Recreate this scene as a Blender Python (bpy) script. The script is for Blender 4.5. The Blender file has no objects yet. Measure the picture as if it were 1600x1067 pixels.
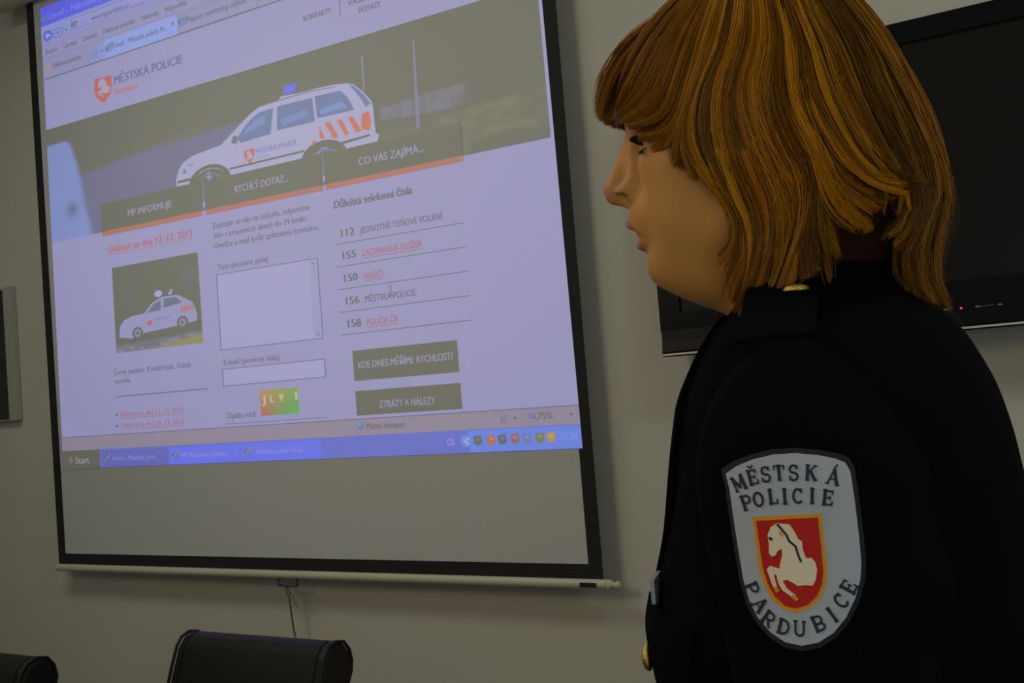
import bpy, bmesh, math, random
import numpy as np
from mathutils import Vector, Matrix

S = bpy.context.scene
COL = S.collection
random.seed(7)
rng = np.random.default_rng(7)
PI = math.pi

# ------------------------------------------------------------------ camera
YAW, PITCH, ROLL, FPX = 0.5306449, 0.0453850, -0.0796363, 1600.0
CAM = Vector((0.0, -2.3, 1.42))
fw = Vector((-math.sin(YAW) * math.cos(PITCH), math.cos(YAW) * math.cos(PITCH), math.sin(PITCH)))
r0 = Vector((math.cos(YAW), math.sin(YAW), 0)); u0 = r0.cross(fw)
rt = math.cos(ROLL) * r0 + math.sin(ROLL) * u0
up = -math.sin(ROLL) * r0 + math.cos(ROLL) * u0
cam = bpy.data.cameras.new('camera'); camo = bpy.data.objects.new('camera', cam); COL.objects.link(camo)
camo.matrix_world = Matrix(((rt.x, up.x, -fw.x, CAM.x), (rt.y, up.y, -fw.y, CAM.y), (rt.z, up.z, -fw.z, CAM.z), (0, 0, 0, 1)))
cam.sensor_width = 36.0; cam.lens = 36.0 * FPX / 1600.0; cam.clip_start = 0.05; cam.clip_end = 50
cam.dof.use_dof = True; cam.dof.focus_distance = 0.98; cam.dof.aperture_fstop = 42.0
S.camera = camo

# ------------------------------------------------------------------ world, lights, exposure
w = bpy.data.worlds.new('world'); S.world = w; w.use_nodes = True
w.node_tree.nodes['Background'].inputs[0].default_value = (0.9, 1.0, 0.85, 1)
w.node_tree.nodes['Background'].inputs[1].default_value = 0.02
vs = S.view_settings
vs.view_transform = 'Standard'; vs.look = 'None'; vs.gamma = 1.0; vs.exposure = 0.0; vs.use_curve_mapping = False

def area(name, loc, target, sx, sy, power, colour):
    l = bpy.data.lights.new(name, 'AREA'); l.shape = 'RECTANGLE'; l.size = sx; l.size_y = sy
    l.energy = power; l.color = colour
    o = bpy.data.objects.new(name, l); COL.objects.link(o); o.location = loc
    o.rotation_euler = (Vector(target) - Vector(loc)).to_track_quat('-Z', 'Y').to_euler()
    return o
# daylight from a window on the left, in front of the speaker, and two dim ceiling fittings
area('window_light', (-2.35, -2.9, 2.55), (-0.2, -1.45, 1.5), 0.9, 0.8, 12.0, (1.0, 0.83, 0.55))
area('ceiling_light', (-2.3, -1.5, 3.12), (-2.3, -1.45, 0), 1.6, 0.5, 11.0, (1.0, 1.0, 0.86))
area('ceiling_light', (0.8, -1.3, 3.12), (0.8, -1.0, 0), 1.2, 0.4, 9.0, (0.96, 1.0, 0.92))
# weak fill light added behind the camera to brighten the sleeve patch and face
area('fill_light_behind', (0.45, -2.75, 1.35), (-0.15, -1.6, 1.3), 0.8, 0.8, 3.6, (0.90, 0.98, 1.0))

# ------------------------------------------------------------------ helpers
def lin(c):
    return tuple((v / 255 / 12.92) if v / 255 <= 0.04045 else ((v / 255 + 0.055) / 1.055) ** 2.4 for v in c)

def mat(name, col, rough=0.6, metal=0.0, spec=0.5, bump=0.0, bscale=200.0, var=0.0, vscale=8.0, emit=None, estr=1.0, attr=None, sheen=0.0):
    m = bpy.data.materials.new(name); m.use_nodes = True
    nt = m.node_tree; b = nt.nodes['Principled BSDF']
    b.inputs['Base Color'].default_value = (*col, 1); b.inputs['Roughness'].default_value = rough
    b.inputs['Metallic'].default_value = metal; b.inputs['Specular IOR Level'].default_value = spec
    if sheen: b.inputs['Sheen Weight'].default_value = sheen
    tc = nt.nodes.new('ShaderNodeTexCoord')
    if var > 0:
        n = nt.nodes.new('ShaderNodeTexNoise'); n.inputs['Scale'].default_value = vscale; n.inputs['Detail'].default_value = 5
        nt.links.new(tc.outputs['Object'], n.inputs['Vector'])
        mr = nt.nodes.new('ShaderNodeMapRange'); mr.inputs[3].default_value = 1 - var; mr.inputs[4].default_value = 1 + var
        nt.links.new(n.outputs['Fac'], mr.inputs[0])
        mx = nt.nodes.new('ShaderNodeVectorMath'); mx.operation = 'SCALE'; mx.inputs[0].default_value = col
        nt.links.new(mr.outputs[0], mx.inputs['Scale']); nt.links.new(mx.outputs[0], b.inputs['Base Color'])
    if attr:
        a = nt.nodes.new('ShaderNodeAttribute'); a.attribute_name = attr
        nt.links.new(a.outputs['Color'], b.inputs['Base Color'])
    if bump > 0:
        n2 = nt.nodes.new('ShaderNodeTexNoise'); n2.inputs['Scale'].default_value = bscale; n2.inputs['Detail'].default_value = 4
        nt.links.new(tc.outputs['Object'], n2.inputs['Vector'])
        bp = nt.nodes.new('ShaderNodeBump'); bp.inputs['Strength'].default_value = bump; bp.inputs['Distance'].default_value = 0.002
        nt.links.new(n2.outputs['Fac'], bp.inputs['Height']); nt.links.new(bp.outputs[0], b.inputs['Normal'])
    if emit:
        b.inputs['Emission Color'].default_value = (*emit, 1); b.inputs['Emission Strength'].default_value = estr
    return m

def link(name, me, parent=None, label=None, cat=None, kind=None, group=None):
    o = bpy.data.objects.new(name, me); COL.objects.link(o)
    if parent: o.parent = parent
    if label: o['label'] = label
    if cat: o['category'] = cat
    if kind: o['kind'] = kind
    if group: o['group'] = group
    return o

def mesh(name, V, Fc, mats, mi=None, smooth=False):
    me = bpy.data.meshes.new(name); me.from_pydata([tuple(v) for v in V], [], [tuple(f) for f in Fc])
    for m in (mats if isinstance(mats, (list, tuple)) else [mats]): me.materials.append(m)
    if mi is not None: me.polygons.foreach_set('material_index', mi)
    if smooth: me.polygons.foreach_set('use_smooth', [True] * len(me.polygons))
    me.update(); return me

class MB:
    def __init__(s): s.V = []; s.F = []; s.M = []
    def add(s, V, Fc, m=0):
        k = len(s.V); s.V += [tuple(v) for v in V]; s.F += [tuple(i + k for i in f) for f in Fc]; s.M += [m] * len(Fc)
    def box(s, a, b, m=0):
        x0, y0, z0 = a; x1, y1, z1 = b
        s.add([(x0, y0, z0), (x1, y0, z0), (x1, y1, z0), (x0, y1, z0), (x0, y0, z1), (x1, y0, z1), (x1, y1, z1), (x0, y1, z1)],
              [(3, 2, 1, 0), (4, 5, 6, 7), (0, 1, 5, 4), (1, 2, 6, 5), (2, 3, 7, 6), (3, 0, 4, 7)], m)
    def tube(s, pts, r, n=8, m=0, cap=True):
        P = [Vector(p) for p in pts]; R = r if isinstance(r, (list, tuple)) else [r] * len(P)
        V = []; prev = None
        for i, p in enumerate(P):
            t = (P[min(i + 1, len(P) - 1)] - P[max(i - 1, 0)]).normalized()
            a = prev if prev else (Vector((0, 0, 1)) if abs(t.z) < .9 else Vector((1, 0, 0)))
            e1 = (a - t * a.dot(t)).normalized(); prev = e1; e2 = t.cross(e1)
            for k in range(n):
                q = 2 * PI * k / n; V.append(p + (e1 * math.cos(q) + e2 * math.sin(q)) * R[i])
        Fc = [(i * n + k, i * n + (k + 1) % n, (i + 1) * n + (k + 1) % n, (i + 1) * n + k) for i in range(len(P) - 1) for k in range(n)]
        if cap: Fc += [tuple(range(n))[::-1], tuple(range((len(P) - 1) * n, len(P) * n))]
        s.add(V, Fc, m)
    def lathe(s, c, prof, n=24, m=0, axis='z'):
        V = []
        for (r, h) in prof:
            for k in range(n):
                q = 2 * PI * k / n; a, b = r * math.cos(q), r * math.sin(q)
                V.append({'z': (c[0] + a, c[1] + b, c[2] + h), 'x': (c[0] + h, c[1] + a, c[2] + b), 'y': (c[0] + b, c[1] + h, c[2] + a)}[axis])
        L = len(prof)
        Fc = [(i * n + k, i * n + (k + 1) % n, (i + 1) * n + (k + 1) % n, (i + 1) * n + k) for i in range(L - 1) for k in range(n)]
        Fc += [tuple(range(n))[::-1], tuple(range((L - 1) * n, L * n))]
        s.add(V, Fc, m)
    def obj(s, name, mats, parent=None, smooth=False, bevel=0, seg=3, **k):
        o = link(name, mesh(name, s.V, s.F, mats, s.M, smooth), parent, **k)
        if bevel:
            b = o.modifiers.new('bevel', 'BEVEL'); b.width = bevel; b.segments = seg; b.limit_method = 'ANGLE'; b.angle_limit = 0.6
            o.data.polygons.foreach_set('use_smooth', [True] * len(o.data.polygons))
            wn = o.modifiers.new('wn', 'WEIGHTED_NORMAL'); wn.keep_sharp = True
        return o

def empty(name, loc, rz=0, **k):
    o = link(name, None, None, **k); o.location = loc; o.rotation_euler = (0, 0, rz); o.empty_display_size = .1
    return o

# ------------------------------------------------------------------ materials of the room
M_wall = mat('wall_paint', (0.62, 0.61, 0.55), 0.9, bump=0.15, bscale=120, var=0.03, vscale=2.5)
M_ceil = mat('ceiling_paint', (0.70, 0.70, 0.66), 0.95, var=0.02)
M_floor = mat('carpet', (0.11, 0.10, 0.09), 0.95, bump=0.5, bscale=400, var=0.2, vscale=60)
M_base = mat('skirting', (0.5, 0.48, 0.42), 0.6, var=0.03)
M_cream = mat('cream_metal', (0.60, 0.58, 0.45), 0.45, var=0.03)
M_black = mat('black_border', (0.012, 0.012, 0.014), 0.8, var=0.1, vscale=30)
M_fabric = mat('screen_fabric', (0.60, 0.62, 0.615), 0.9, bump=0.12, bscale=900, var=0.015, vscale=40)
M_tvgloss = mat('black_tv_plastic', (0.004, 0.004, 0.007), 0.4, spec=.16, var=0.1, vscale=5)
M_tvglass = mat('dark_tv_glass', (0.006, 0.006, 0.0055), 0.4, spec=0.25, var=0.1, vscale=3)
M_silver = mat('silver_trim', (0.72, 0.70, 0.64), 0.35, metal=0.3, var=0.04, vscale=30)
M_leather = mat('black_leather', (0.008, 0.0075, 0.007), 0.5, spec=0.3, bump=0.35, bscale=260, var=0.15, vscale=20)
M_chrome = mat('chrome', (0.6, 0.6, 0.6), 0.2, metal=1.0, var=0.05)
M_plastic = mat('black_plastic', (0.015, 0.015, 0.016), 0.5, var=0.1)

# ------------------------------------------------------------------ the room
X0, X1, Y0, Y1, Z1 = -4.6, 1.9, -4.6, 0.0, 3.25
def slab(name, a, b, m):
    q = MB(); q.box(a, b); return q.obj(name, m, kind='structure')
slab('floor', (X0 - .1, Y0 - .1, -.1), (X1 + .1, .1, 0), M_floor)
slab('ceiling', (X0 - .1, Y0 - .1, Z1), (X1 + .1, .1, Z1 + .1), M_ceil)
slab('wall_back', (X0 - .1, 0, 0), (X1 + .1, .1, Z1), M_wall)
slab('wall_left', (X0 - .1, Y0, 0), (X0, 0, Z1), M_wall)
slab('wall_right', (X1, Y0, 0), (X1 + .1, 0, Z1), M_wall)
slab('wall_front', (X0 - .1, Y0 - .1, 0), (X1 + .1, Y0, Z1), M_wall)
slab('baseboard_back', (X0, -.015, 0), (X1, 0, .09), M_base)

# ------------------------------------------------------------------ projection screen
SY = -0.060                                           # front of the fabric
scr = empty('projection_screen', (-2.147, 0, 0.93), label='large white pull-down projection screen with black border showing a police website', cat='projection screen')
def sp(m, *a, **k):                                   # world-space mesh buffer -> child of the screen
    m.V = [(x + 2.147, y, z - 0.93) for x, y, z in m.V]; return m.obj(*a, parent=scr, **k)
SX0, SX1, SZ0, SZ1 = -3.182, -1.1135, 0.941, 2.900
q = MB(); q.box((SX0 + .038, SY, SZ0 + .038), (SX1 - .036, SY + .003, SZ1 - 0.0)); sp(q, 'screen_fabric', M_fabric)
q = MB()
q.box((SX0, SY - .0006, SZ0), (SX0 + .038, SY + .0032, SZ1)); q.box((SX1 - .036, SY - .0006, SZ0), (SX1, SY + .0032, SZ1))
q.box((SX0 + .038, SY - .0006, SZ0), (SX1 - .036, SY + .0032, SZ0 + .038)); sp(q, 'black_border', M_black)
q = MB(); n = 14
q.lathe((-3.192, SY + .002, 0.931), [(.010, 0), (.0125, .004), (.0125, 2.085), (.010, 2.089)], 16, axis='x')
sp(q, 'bottom_bar', M_cream, smooth=False, bevel=0)
q = MB(); q.lathe((-1.104, SY + .002, 0.930), [(.013, 0), (.013, .012), (.007, .014), (.007, .022), (.010, .026), (.009, .033), (.003, .036)], 16, axis='x'); sp(q, 'bar_end_cap', M_cream, smooth=True); q = MB()
q.lathe((-3.208, SY + .002, 0.931), [(.004, 0), (.007, .003), (.007, .016)], 14, axis='x'); sp(q, 'bar_end_cap', M_cream, smooth=True)
q = MB(); q.box((-1.172, SY - .012, .925), (-1.128, SY - .0095, .936)); sp(q, 'bar_label', M_plastic)
# roller housing with rounded ends
q = MB(); prof = [(SY - .030 + .042 * math.cos(t), 2.937 + .047 * math.sin(t)) for t in np.linspace(0, 2 * PI, 20, endpoint=False)]
prof = [(min(y, -.002), z) for y, z in prof]
xs = [(-3.322, .55), (-3.316, .85), (-3.300, 1), (-1.000, 1), (-.984, .85), (-.978, .55)]
V = [(x, -.045 + (y + .045) * k, 2.937 + (z - 2.937) * k) for x, k in xs for y, z in prof]; N = 20
Fc = [(i * N + k, i * N + (k + 1) % N, (i + 1) * N + (k + 1) % N, (i + 1) * N + k) for i in range(5) for k in range(N)] + [tuple(range(N))[::-1], tuple(range(5 * N, 6 * N))]
q.add(V, Fc); sp(q, 'roller_housing', M_cream, smooth=True)
q = MB(); q.tube([(-2.150, SY, .921), (-2.171, SY, .919), (-2.172, SY, .900), (-2.140, SY, .897), (-2.137, SY, .893), (-2.134, SY, .897), (-2.100, SY, .899), (-2.098, SY, .920), (-2.118, SY, .921)], .0032, 8)
sp(q, 'pull_handle', mat('dull_wire', (.05, .045, .03), .5), smooth=True)
q = MB()
q.tube([(-2.137, SY, .895), (-2.143, SY, .885), (-2.142, SY, .872), (-2.135, SY, .868), (-2.130, SY, .876), (-2.133, SY, .890), (-2.137, SY, .895)], .0016, 6)
q.tube([(-2.135, SY, .870), (-2.131, SY, .82), (-2.126, SY + .002, .75), (-2.125, SY + .002, .66)], .0013, 6)
q.tube([(-2.132, SY, .868), (-2.128, SY + .002, .80), (-2.121, SY + .003, .75), (-2.122, SY + .002, .66)], .0013, 6)
q.tube([(-2.132, SY, .885), (-2.120, SY, .872), (-2.112, SY, .85), (-2.105, SY, .838)], .0012, 6)
sp(q, 'pull_cord', mat('cord', (.07, .065, .05), .8), smooth=True)

# --- the projected web page: u across (0..1000), v down, mapped onto the fabric by the projector's keystone
HP = np.array([[0.001943275686716027, 2.65875894191539e-05, -3.1121251258428084], [3.980767758315906e-06, -0.0011894536331817918, 2.4385494844452746], [8.132554162397282e-06, -1.3625318223270833e-05, 1.0]])
AMB = np.array(lin((107, 105, 95)))
def E_(c): return tuple(max(a - b, 0.0) for a, b in zip(lin(c), AMB))
PM = {}
def pm(c):                                           # fabric with the projector's light of that colour on it
    if c not in PM:
        PM[c] = mat('projected_%d_%d_%d' % c, (0.60, 0.62, 0.615), 0.9, spec=0.1, emit=E_(c), estr=1.0)
    return PM[c]
pimg = None
class PG:
    """flat page pieces collected into one mesh"""
    def __init__(s): s.P = []                          # (uv list, faces, colour, layer)
    def poly(s, uv, c, k=1): s.P.append((list(uv), [tuple(range(len(uv)))], c, k)); return s
    def rect(s, a, b, c2, d, c, k=1): return s.poly([(a, b), (c2, b), (c2, d), (a, d)], c, k)
    def frame(s, a, b, c2, d, t, c, k=1):
        s.rect(a, b, c2, b + t, c, k); s.rect(a, d - t, c2, d, c, k); s.rect(a, b + t, a + t, d - t, c, k); return s.rect(c2 - t, b + t, c2, d - t, c, k)
    def disc(s, u, v, r, c, k=1, ru=None, n=20): return s.poly([(u + (ru or r) * math.cos(2 * PI * i / n), v + r * math.sin(2 * PI * i / n)) for i in range(n)], c, k)
    def ring(s, u, v, r, t, c, k=1, a0=0, a1=2 * PI, n=20):
        for i in range(n):
            p, q2 = a0 + (a1 - a0) * i / n, a0 + (a1 - a0) * (i + 1) / n
            s.poly([(u + r * math.cos(p), v + r * math.sin(p)), (u + r * math.cos(q2), v + r * math.sin(q2)), (u + (r - t) * math.cos(q2), v + (r - t) * math.sin(q2)), (u + (r - t) * math.cos(p), v + (r - t) * math.sin(p))], c, k)
        return s
    def text(s, txt, ua, ub, v, cap, c, k=2, bold=0.0):
        V, Fc = glyphs(txt, 0.0); xa, xb = V[:, 0].min(), V[:, 0].max(); d = (bold + .010) * 1.6 * cap / .682
        uv = [(ua + (x - xa) / (xb - xa) * (ub - ua - d), v - y / .682 * cap) for x, y in V]
        s.P.append((uv, Fc, c, k)); s.P.append(([(u + d, w_) for u, w_ in uv], Fc, c, k + .25)); return s
    def build(s, name, parent, lab=None):
        cols = []; V = []; Fc = []; mi = []
        for uv, f, c, k in s.P:
            if c not in cols: cols.append(c)
            b = len(V)
            for u, v in uv:
                h = HP @ np.array([u, v, 1.0]); V.append((h[0] / h[2] + 2.147, SY - .0008 - .00014 * k, h[1] / h[2] - .93))
            Fc += [tuple(i + b for i in t) for t in f]; mi += [cols.index(c)] * len(f)
        o = link(name, mesh(name, V, Fc, [pm(c) for c in cols], mi), parent)
        if lab: o['label'] = lab
        return o
def glyphs(txt, bold):
    c = bpy.data.curves.new('t', 'FONT'); c.body = txt; c.offset = bold; c.resolution_u = 3
    o = bpy.data.objects.new('t', c); COL.objects.link(o)
    dg = bpy.context.evaluated_depsgraph_get(); dg.update()
    me = bpy.data.meshes.new_from_object(o.evaluated_get(dg))
    V = np.array([v.co[:2] for v in me.vertices]); Fc = [tuple(p.vertices) for p in me.polygons]
    bpy.data.objects.remove(o); bpy.data.curves.remove(c); bpy.data.meshes.remove(me)
    return V, Fc

WHITE = (148, 145, 183); GREY = (96, 94, 108); DK = (92, 90, 104); RED = (158, 78, 104); ORANGE = (166, 112, 98)
BLUE = (98, 108, 214); TXTW = (146, 142, 168); PALE = (142, 148, 200); BEIGE = (142, 132, 150); OLIVE = (95, 98, 84)
pimg = PG().rect(0, -372, 1005, 949, WHITE, 0).build('projected_page', scr, 'projected web page in pale lavender light')

p = PG(); p.rect(0, -372, 1005, -314, BLUE, 1)
p.text('Úvod - Městská policie Pardubice', 20, 300, -328, 18, (128, 138, 228), 2)
p.disc(9, -336, 8, (100, 128, 170), 2); p.build('title_bar', pimg)
p = PG(); p.rect(0, -314, 1005, -266, PALE, 1)
p.disc(17, -281, 17, (104, 116, 196), 2, ru=13).poly([(10, -281), (18, -290), (18, -284), (25, -284), (25, -278), (18, -278), (18, -272)], (165, 165, 215), 3)
p.ring(45, -279, 15, 3, (118, 122, 182), 2).poly([(53, -279), (45, -287), (45, -281), (37, -281), (37, -277), (45, -277), (45, -271)], (120, 124, 180), 3)
p.poly([(64, -281), (72, -281), (68, -275)], DK, 2)
p.rect(82, -304, 700, -271, (150, 150, 200), 2).frame(82, -304, 700, -271, 1.6, (118, 118, 160), 3)
p.ring(92, -286, 9, 3, (96, 108, 120), 4, .5, 6.0).rect(86, -288, 98, -285, (96, 108, 120), 4)
p.text('http://', 104, 132, -279, 14, (132, 132, 176), 4).text('www.mppardubice.cz', 136, 232, -277, 15, (84, 84, 112), 4).text('/index.php', 233, 272, -270, 14, (128, 128, 168), 4)
p.build('address_bar', pimg)
p = PG(); p.rect(0, -266, 1005, -214, (146, 144, 184), 1).rect(0, -214, 1005, -212.5, (126, 122, 152), 2)
for t, a, b in (('Soubor', 9, 44), ('Úpravy', 59, 95), ('Zobrazit', 110, 148), ('Oblíbené položky', 163, 245), ('Nástroje', 261, 302), ('Nápověda', 317, 368)):
    p.text(t, a, b, -226, 14, DK, 3)
p.build('menu_bar', pimg)
p = PG(); p.rect(0, -212, 1005, -153, (144, 142, 178), 1).rect(0, -153.5, 1005, -150.5, (88, 92, 96), 3)
p.rect(130, -203, 160, -155, (138, 146, 198), 2); p.rect(164, -208, 343, -154, (140, 156, 214), 2); p.frame(345, -206, 520, -154, 1.5, (124, 122, 156), 2)
for i in (0, 1):
    for j in (0, 1): p.frame(132 + i * 9, -190 + j * 13, 139 + i * 9, -180 + j * 13, 1.5, (120, 124, 160), 3)
p.poly([(154, -182), (162, -182), (158, -176)], DK, 3)
def star(pg, u, v, r, c, k):
    pg.poly([(u + (r if i % 2 == 0 else r * .45) * math.sin(PI * i / 5) * .8, v - (r if i % 2 == 0 else r * .45) * math.cos(PI * i / 5)) for i in range(10)], c, k)
star(p, 13, -184, 12, (176, 142, 60), 3)
p.text('Oblíbené položky', 26, 105, -178, 14, DK, 3)
def e_icon(pg, u, v, s=1.0, c=(74, 116, 176), k=4):
    pg.ring(u, v, 11 * s, 4 * s, c, k, .55, 6.1).rect(u - 9 * s, v - 1.5 * s, u + 9 * s, v + 2 * s, c, k)
    pg.poly([(u - 9 * s, v + 14 * s), (u - 11 * s, v + 8 * s), (u + 6 * s, v - 14 * s), (u + 12 * s, v - 14 * s), (u + 11 * s, v - 10 * s)], (110, 138, 150), k + 1)
e_icon(p, 178, -182); e_icon(p, 356, -184)
p.text('Úvod - Městská policie Pa...', 189, 321, -175, 15, (84, 90, 124), 3).text('x', 329, 337, -182, 16, DK, 3).text('Mapový monitoring událostí', 366, 497, -176, 15, (88, 90, 116), 3)
p.build('tab_bar', pimg)

# site header
SHIELD = [(136, -106), (157, -101), (178, -103), (179, -72), (174, -48), (156, -28), (140, -46), (134, -68)]
HORSE = [(24.1, 31.9), (27.7, 29.6), (29.8, 25.3), (29.5, 19.7), (30.0, 15.3), (28.8, 13.3), (26.6, 13.7), (24.9, 16.4), (22.7, 17.6), (22.5, 14.5), (24.3, 8.9), (24.9, 6.5), (27.2, 7.2), (30.2, 8.0), (31.9, 5.7), (30.7, 1.7), (29.6, -2.7), (28.3, -5.2), (26.8, -4.9), (27.6, -0.9), (28.3, 3.5), (26.7, 2.8), (26.4, -0.9), (24.4, -5.3), (19.6, -8.8), (16.9, -9.8), (17.4, -7.9), (21.6, -4.5), (23.7, -0.1), (21.1, 0.5), (18.3, -1.1), (15.7, -2.9), (11.2, -2.4), (7.6, -2.8), (5.7, 0.4), (4.4, 5.9), (5.2, 10.2), (6.9, 12.3), (9.9, 12.3), (11.2, 17.2), (11.2, 21.5), (13.1, 22.8), (14.6, 26.6), (17.2, 31.0), (20.8, 31.5)]
def horse_uv(u, v, su, sv): return [(u + (18 - x) / 28 * su, v + (11 - z) / 42 * sv) for x, z in HORSE]
p = PG(); p.poly(SHIELD, (178, 92, 84), 2).poly(horse_uv(158, -72, 32, 54), (166, 152, 180), 3); p.build('crest_logo', pimg, 'red shield with white horse')
p = PG(); p.text('MĚSTSKÁ POLICIE', 185, 350, -72, 23, (104, 104, 146), 3, .012).text('Pardubice', 186, 242, -43, 15, (178, 88, 92), 3, .012); p.build('site_title', pimg)
PG().text('KONTAKTY', 607, 661, -79, 13, GREY, 3, .015).build('menu_entry', pimg)
PG().text('VAŠE', 691, 723, -82, 13, GREY, 3, .015).text('DOTAZY', 710, 750, -57, 13, GREY, 3, .015).build('menu_entry', pimg)
for u in (676, 765.5): PG().rect(u, -120, u + 1.6, -66, GREY, 3).build('menu_divider', pimg)

def pixel_area(name, u0, u1, v0, v1, nu, nv, fn, k, lab):
    """a photograph on the page: a fine grid carrying the picture's colours"""
    U, Vv = np.meshgrid(np.linspace(u0, u1, nu), np.linspace(v0, v1, nv)); C = np.clip(fn(U, Vv), 0, 255) / 255.0
    C = np.where(C <= .04045, C / 12.92, ((C + .055) / 1.055) ** 2.4); C = np.maximum(C - AMB, 0)
    uv = np.stack([U.ravel(), Vv.ravel(), np.ones(U.size)], 1) @ HP.T
    V = np.stack([uv[:, 0] / uv[:, 2] + 2.147, np.full(U.size, SY - .0008 - .00014 * k), uv[:, 1] / uv[:, 2] - .93], 1)
    Fc = [(j * nu + i, j * nu + i + 1, (j + 1) * nu + i + 1, (j + 1) * nu + i) for j in range(nv - 1) for i in range(nu - 1)]
    m = mat('projected_photo', (0.60, 0.62, 0.615), 0.9, spec=.1); nt = m.node_tree
    a = nt.nodes.new('ShaderNodeAttribute'); a.attribute_name = 'pic'; b = nt.nodes['Principled BSDF']
    nt.links.new(a.outputs['Color'], b.inputs['Emission Color']); b.inputs['Emission Strength'].default_value = 1
    me = mesh(name, V, Fc, m); at = me.color_attributes.new('pic', 'FLOAT_COLOR', 'POINT')
    at.data.foreach_set('color', np.concatenate([C.reshape(-1, 3), np.ones((U.size, 1))], 1).ravel().astype(np.float32))
    return link(name, me, pimg, label=lab)
def sstep(a, b, x): t = np.clip((x - a) / (b - a), 0, 1); return t * t * (3 - 2 * t)
def vnoise(U, V, s, seed):
    r = np.random.default_rng(seed); g = r.random((64, 64)); x = U / s; y = V / s
    i = np.floor(x).astype(int); j = np.floor(y).astype(int); fx = x - i; fy = y - j; fx = fx * fx * (3 - 2 * fx); fy = fy * fy * (3 - 2 * fy)
    G = lambda a, b: g[a % 64, b % 64]
    return (G(i, j) * (1 - fx) + G(i + 1, j) * fx) * (1 - fy) + (G(i, j + 1) * (1 - fx) + G(i + 1, j + 1) * fx) * fy
def mixc(C, c, t): return C * (1 - t[..., None]) + np.array(c, float) * t[..., None]
def banner(U, V):
    C = np.zeros(U.shape + (3,)) + np.array((96, 98, 82.0))
    n = vnoise(U, V, 30, 1) * .6 + vnoise(U, V, 9, 2) * .4
    C += (n[..., None] - .5) * np.array((14, 12, 8.0))
    hill = sstep(60, 120, V) * sstep(160, 110, V + (U - 300) * .02) * sstep(120, 380, U) * sstep(600, 460, U)
    C = mixc(C, (112, 106, 74), hill * (.35 + .5 * n))
    edge = np.interp(U, [0, 90, 200, 330, 481, 520], [190, 156, 136, 128, 122, 119])
    road = sstep(-10, 14, V - edge) * sstep(560, 500, U)
    C = mixc(C, (112, 110, 138), road * .95)
    C = mixc(C, (118, 112, 78), np.exp(-((V - edge + 8) / 12) ** 2) * sstep(60, 120, U) * sstep(520, 300, U) * .6)
    rail = sstep(728, 740, U) * sstep(905, 850, U) * sstep(-4, 6, V - np.interp(U, [728, 800, 900], [184, 176, 172])) * sstep(6, -4, V - np.interp(U, [728, 800, 900], [216, 222, 226]))
    C = mixc(C, (126, 120, 136), rail * (.55 + .45 * vnoise(U, V * .3, 8, 3)))
    gr = sstep(225, 250, V) * sstep(722, 735, U) + sstep(200, 260, V + (U - 870) * .05) * sstep(860, 900, U)
    C = mixc(C, (122, 118, 76), np.clip(gr, 0, 1) * (.25 + .75 * vnoise(U, V, 14, 5)))
    C = mixc(C, (100, 102, 84), sstep(300, 325, V) * sstep(870, 890, U))
    bx = np.interp(V, [45, 60, 125, 180, 250, 340], [50, 66, 82, 88, 96, 112])
    bl = sstep(bx + 8, bx - 12, U) * sstep(44, 54, V)
    C = mixc(C, (128, 140, 192), bl * .95)
    C = mixc(C, (100, 108, 128), np.exp(-((U - 60) / 14) ** 2 - ((V - 256) / 22) ** 2) * .8)
    return C
pixel_area('banner_photo', 0, 1000, 0, 339, 300, 110, banner, 1, 'wide dark website banner photograph')
CARW = (160, 158, 190)
p = PG()
p.poly([(708, 46), (712, 47), (710, 133), (707, 135)], (128, 124, 150), 2).poly([(799, 48), (802, 48), (800, 253), (794, 254)], (126, 122, 146), 2)
p.poly([(319, 255), (319, 239), (327, 213), (338, 198), (360, 186), (399, 180), (422, 177), (453, 148), (489, 115), (508, 104), (545, 103), (553, 92), (588, 96), (617, 96), (654, 99), (679, 104), (691, 111), (708, 137), (721, 163), (723, 180), (723, 208), (724, 241), (730, 247), (727, 256), (727, 300), (319, 300)], CARW, 3)
WIN = (104, 118, 156)
for w_ in ([(458, 170), (473, 147), (490, 129), (507, 118), (536, 116), (527, 180), (465, 184)], [(544, 115), (613, 117), (615, 177), (540, 176)], [(618, 115), (667, 118), (680, 142), (689, 173), (620, 171)], [(683, 109), (691, 114), (708, 142), (719, 167), (710, 173), (700, 145)]):
    p.poly(w_, WIN, 4)
p.poly([(470, 166), (480, 150), (500, 132), (520, 128), (516, 150)], (120, 134, 182), 5).poly([(550, 150), (600, 140), (606, 160), (552, 168)], (116, 130, 176), 5).poly([(626, 150), (668, 145), (678, 162), (626, 164)], (118, 136, 186), 5)
p.poly([(556, 86), (558, 72), (564, 67), (585, 67), (587, 75), (582, 93), (561, 92)], (98, 108, 168), 5).disc(570, 79, 9, (92, 100, 224), 6)
for s_ in ([(633, 187), (644, 187), (657, 230), (647, 230)], [(656, 188), (665, 188), (677, 229), (669, 230)], [(677, 188), (685, 188), (700, 228), (689, 229)], [(622, 189), (632, 224), (622, 224)], [(604, 232), (611, 221), (615, 230)], [(702, 188), (715, 184), (718, 215), (713, 231), (699, 224)]):
    p.poly(s_, (188, 112, 82), 5)
DARK = (98, 100, 96)
p.poly([(657, 243), (713, 240), (714, 245), (657, 250)], DARK, 5).poly([(322, 244), (361, 244), (360, 251), (322, 251)], DARK, 5).poly([(438, 242), (591, 241), (591, 246), (437, 247)], DARK, 5)
p.poly([(445, 179), (448, 164), (456, 160), (460, 171), (457, 183)], (110, 112, 130), 5).poly([(334, 228), (339, 214), (345, 228)], (118, 118, 140), 5)
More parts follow.
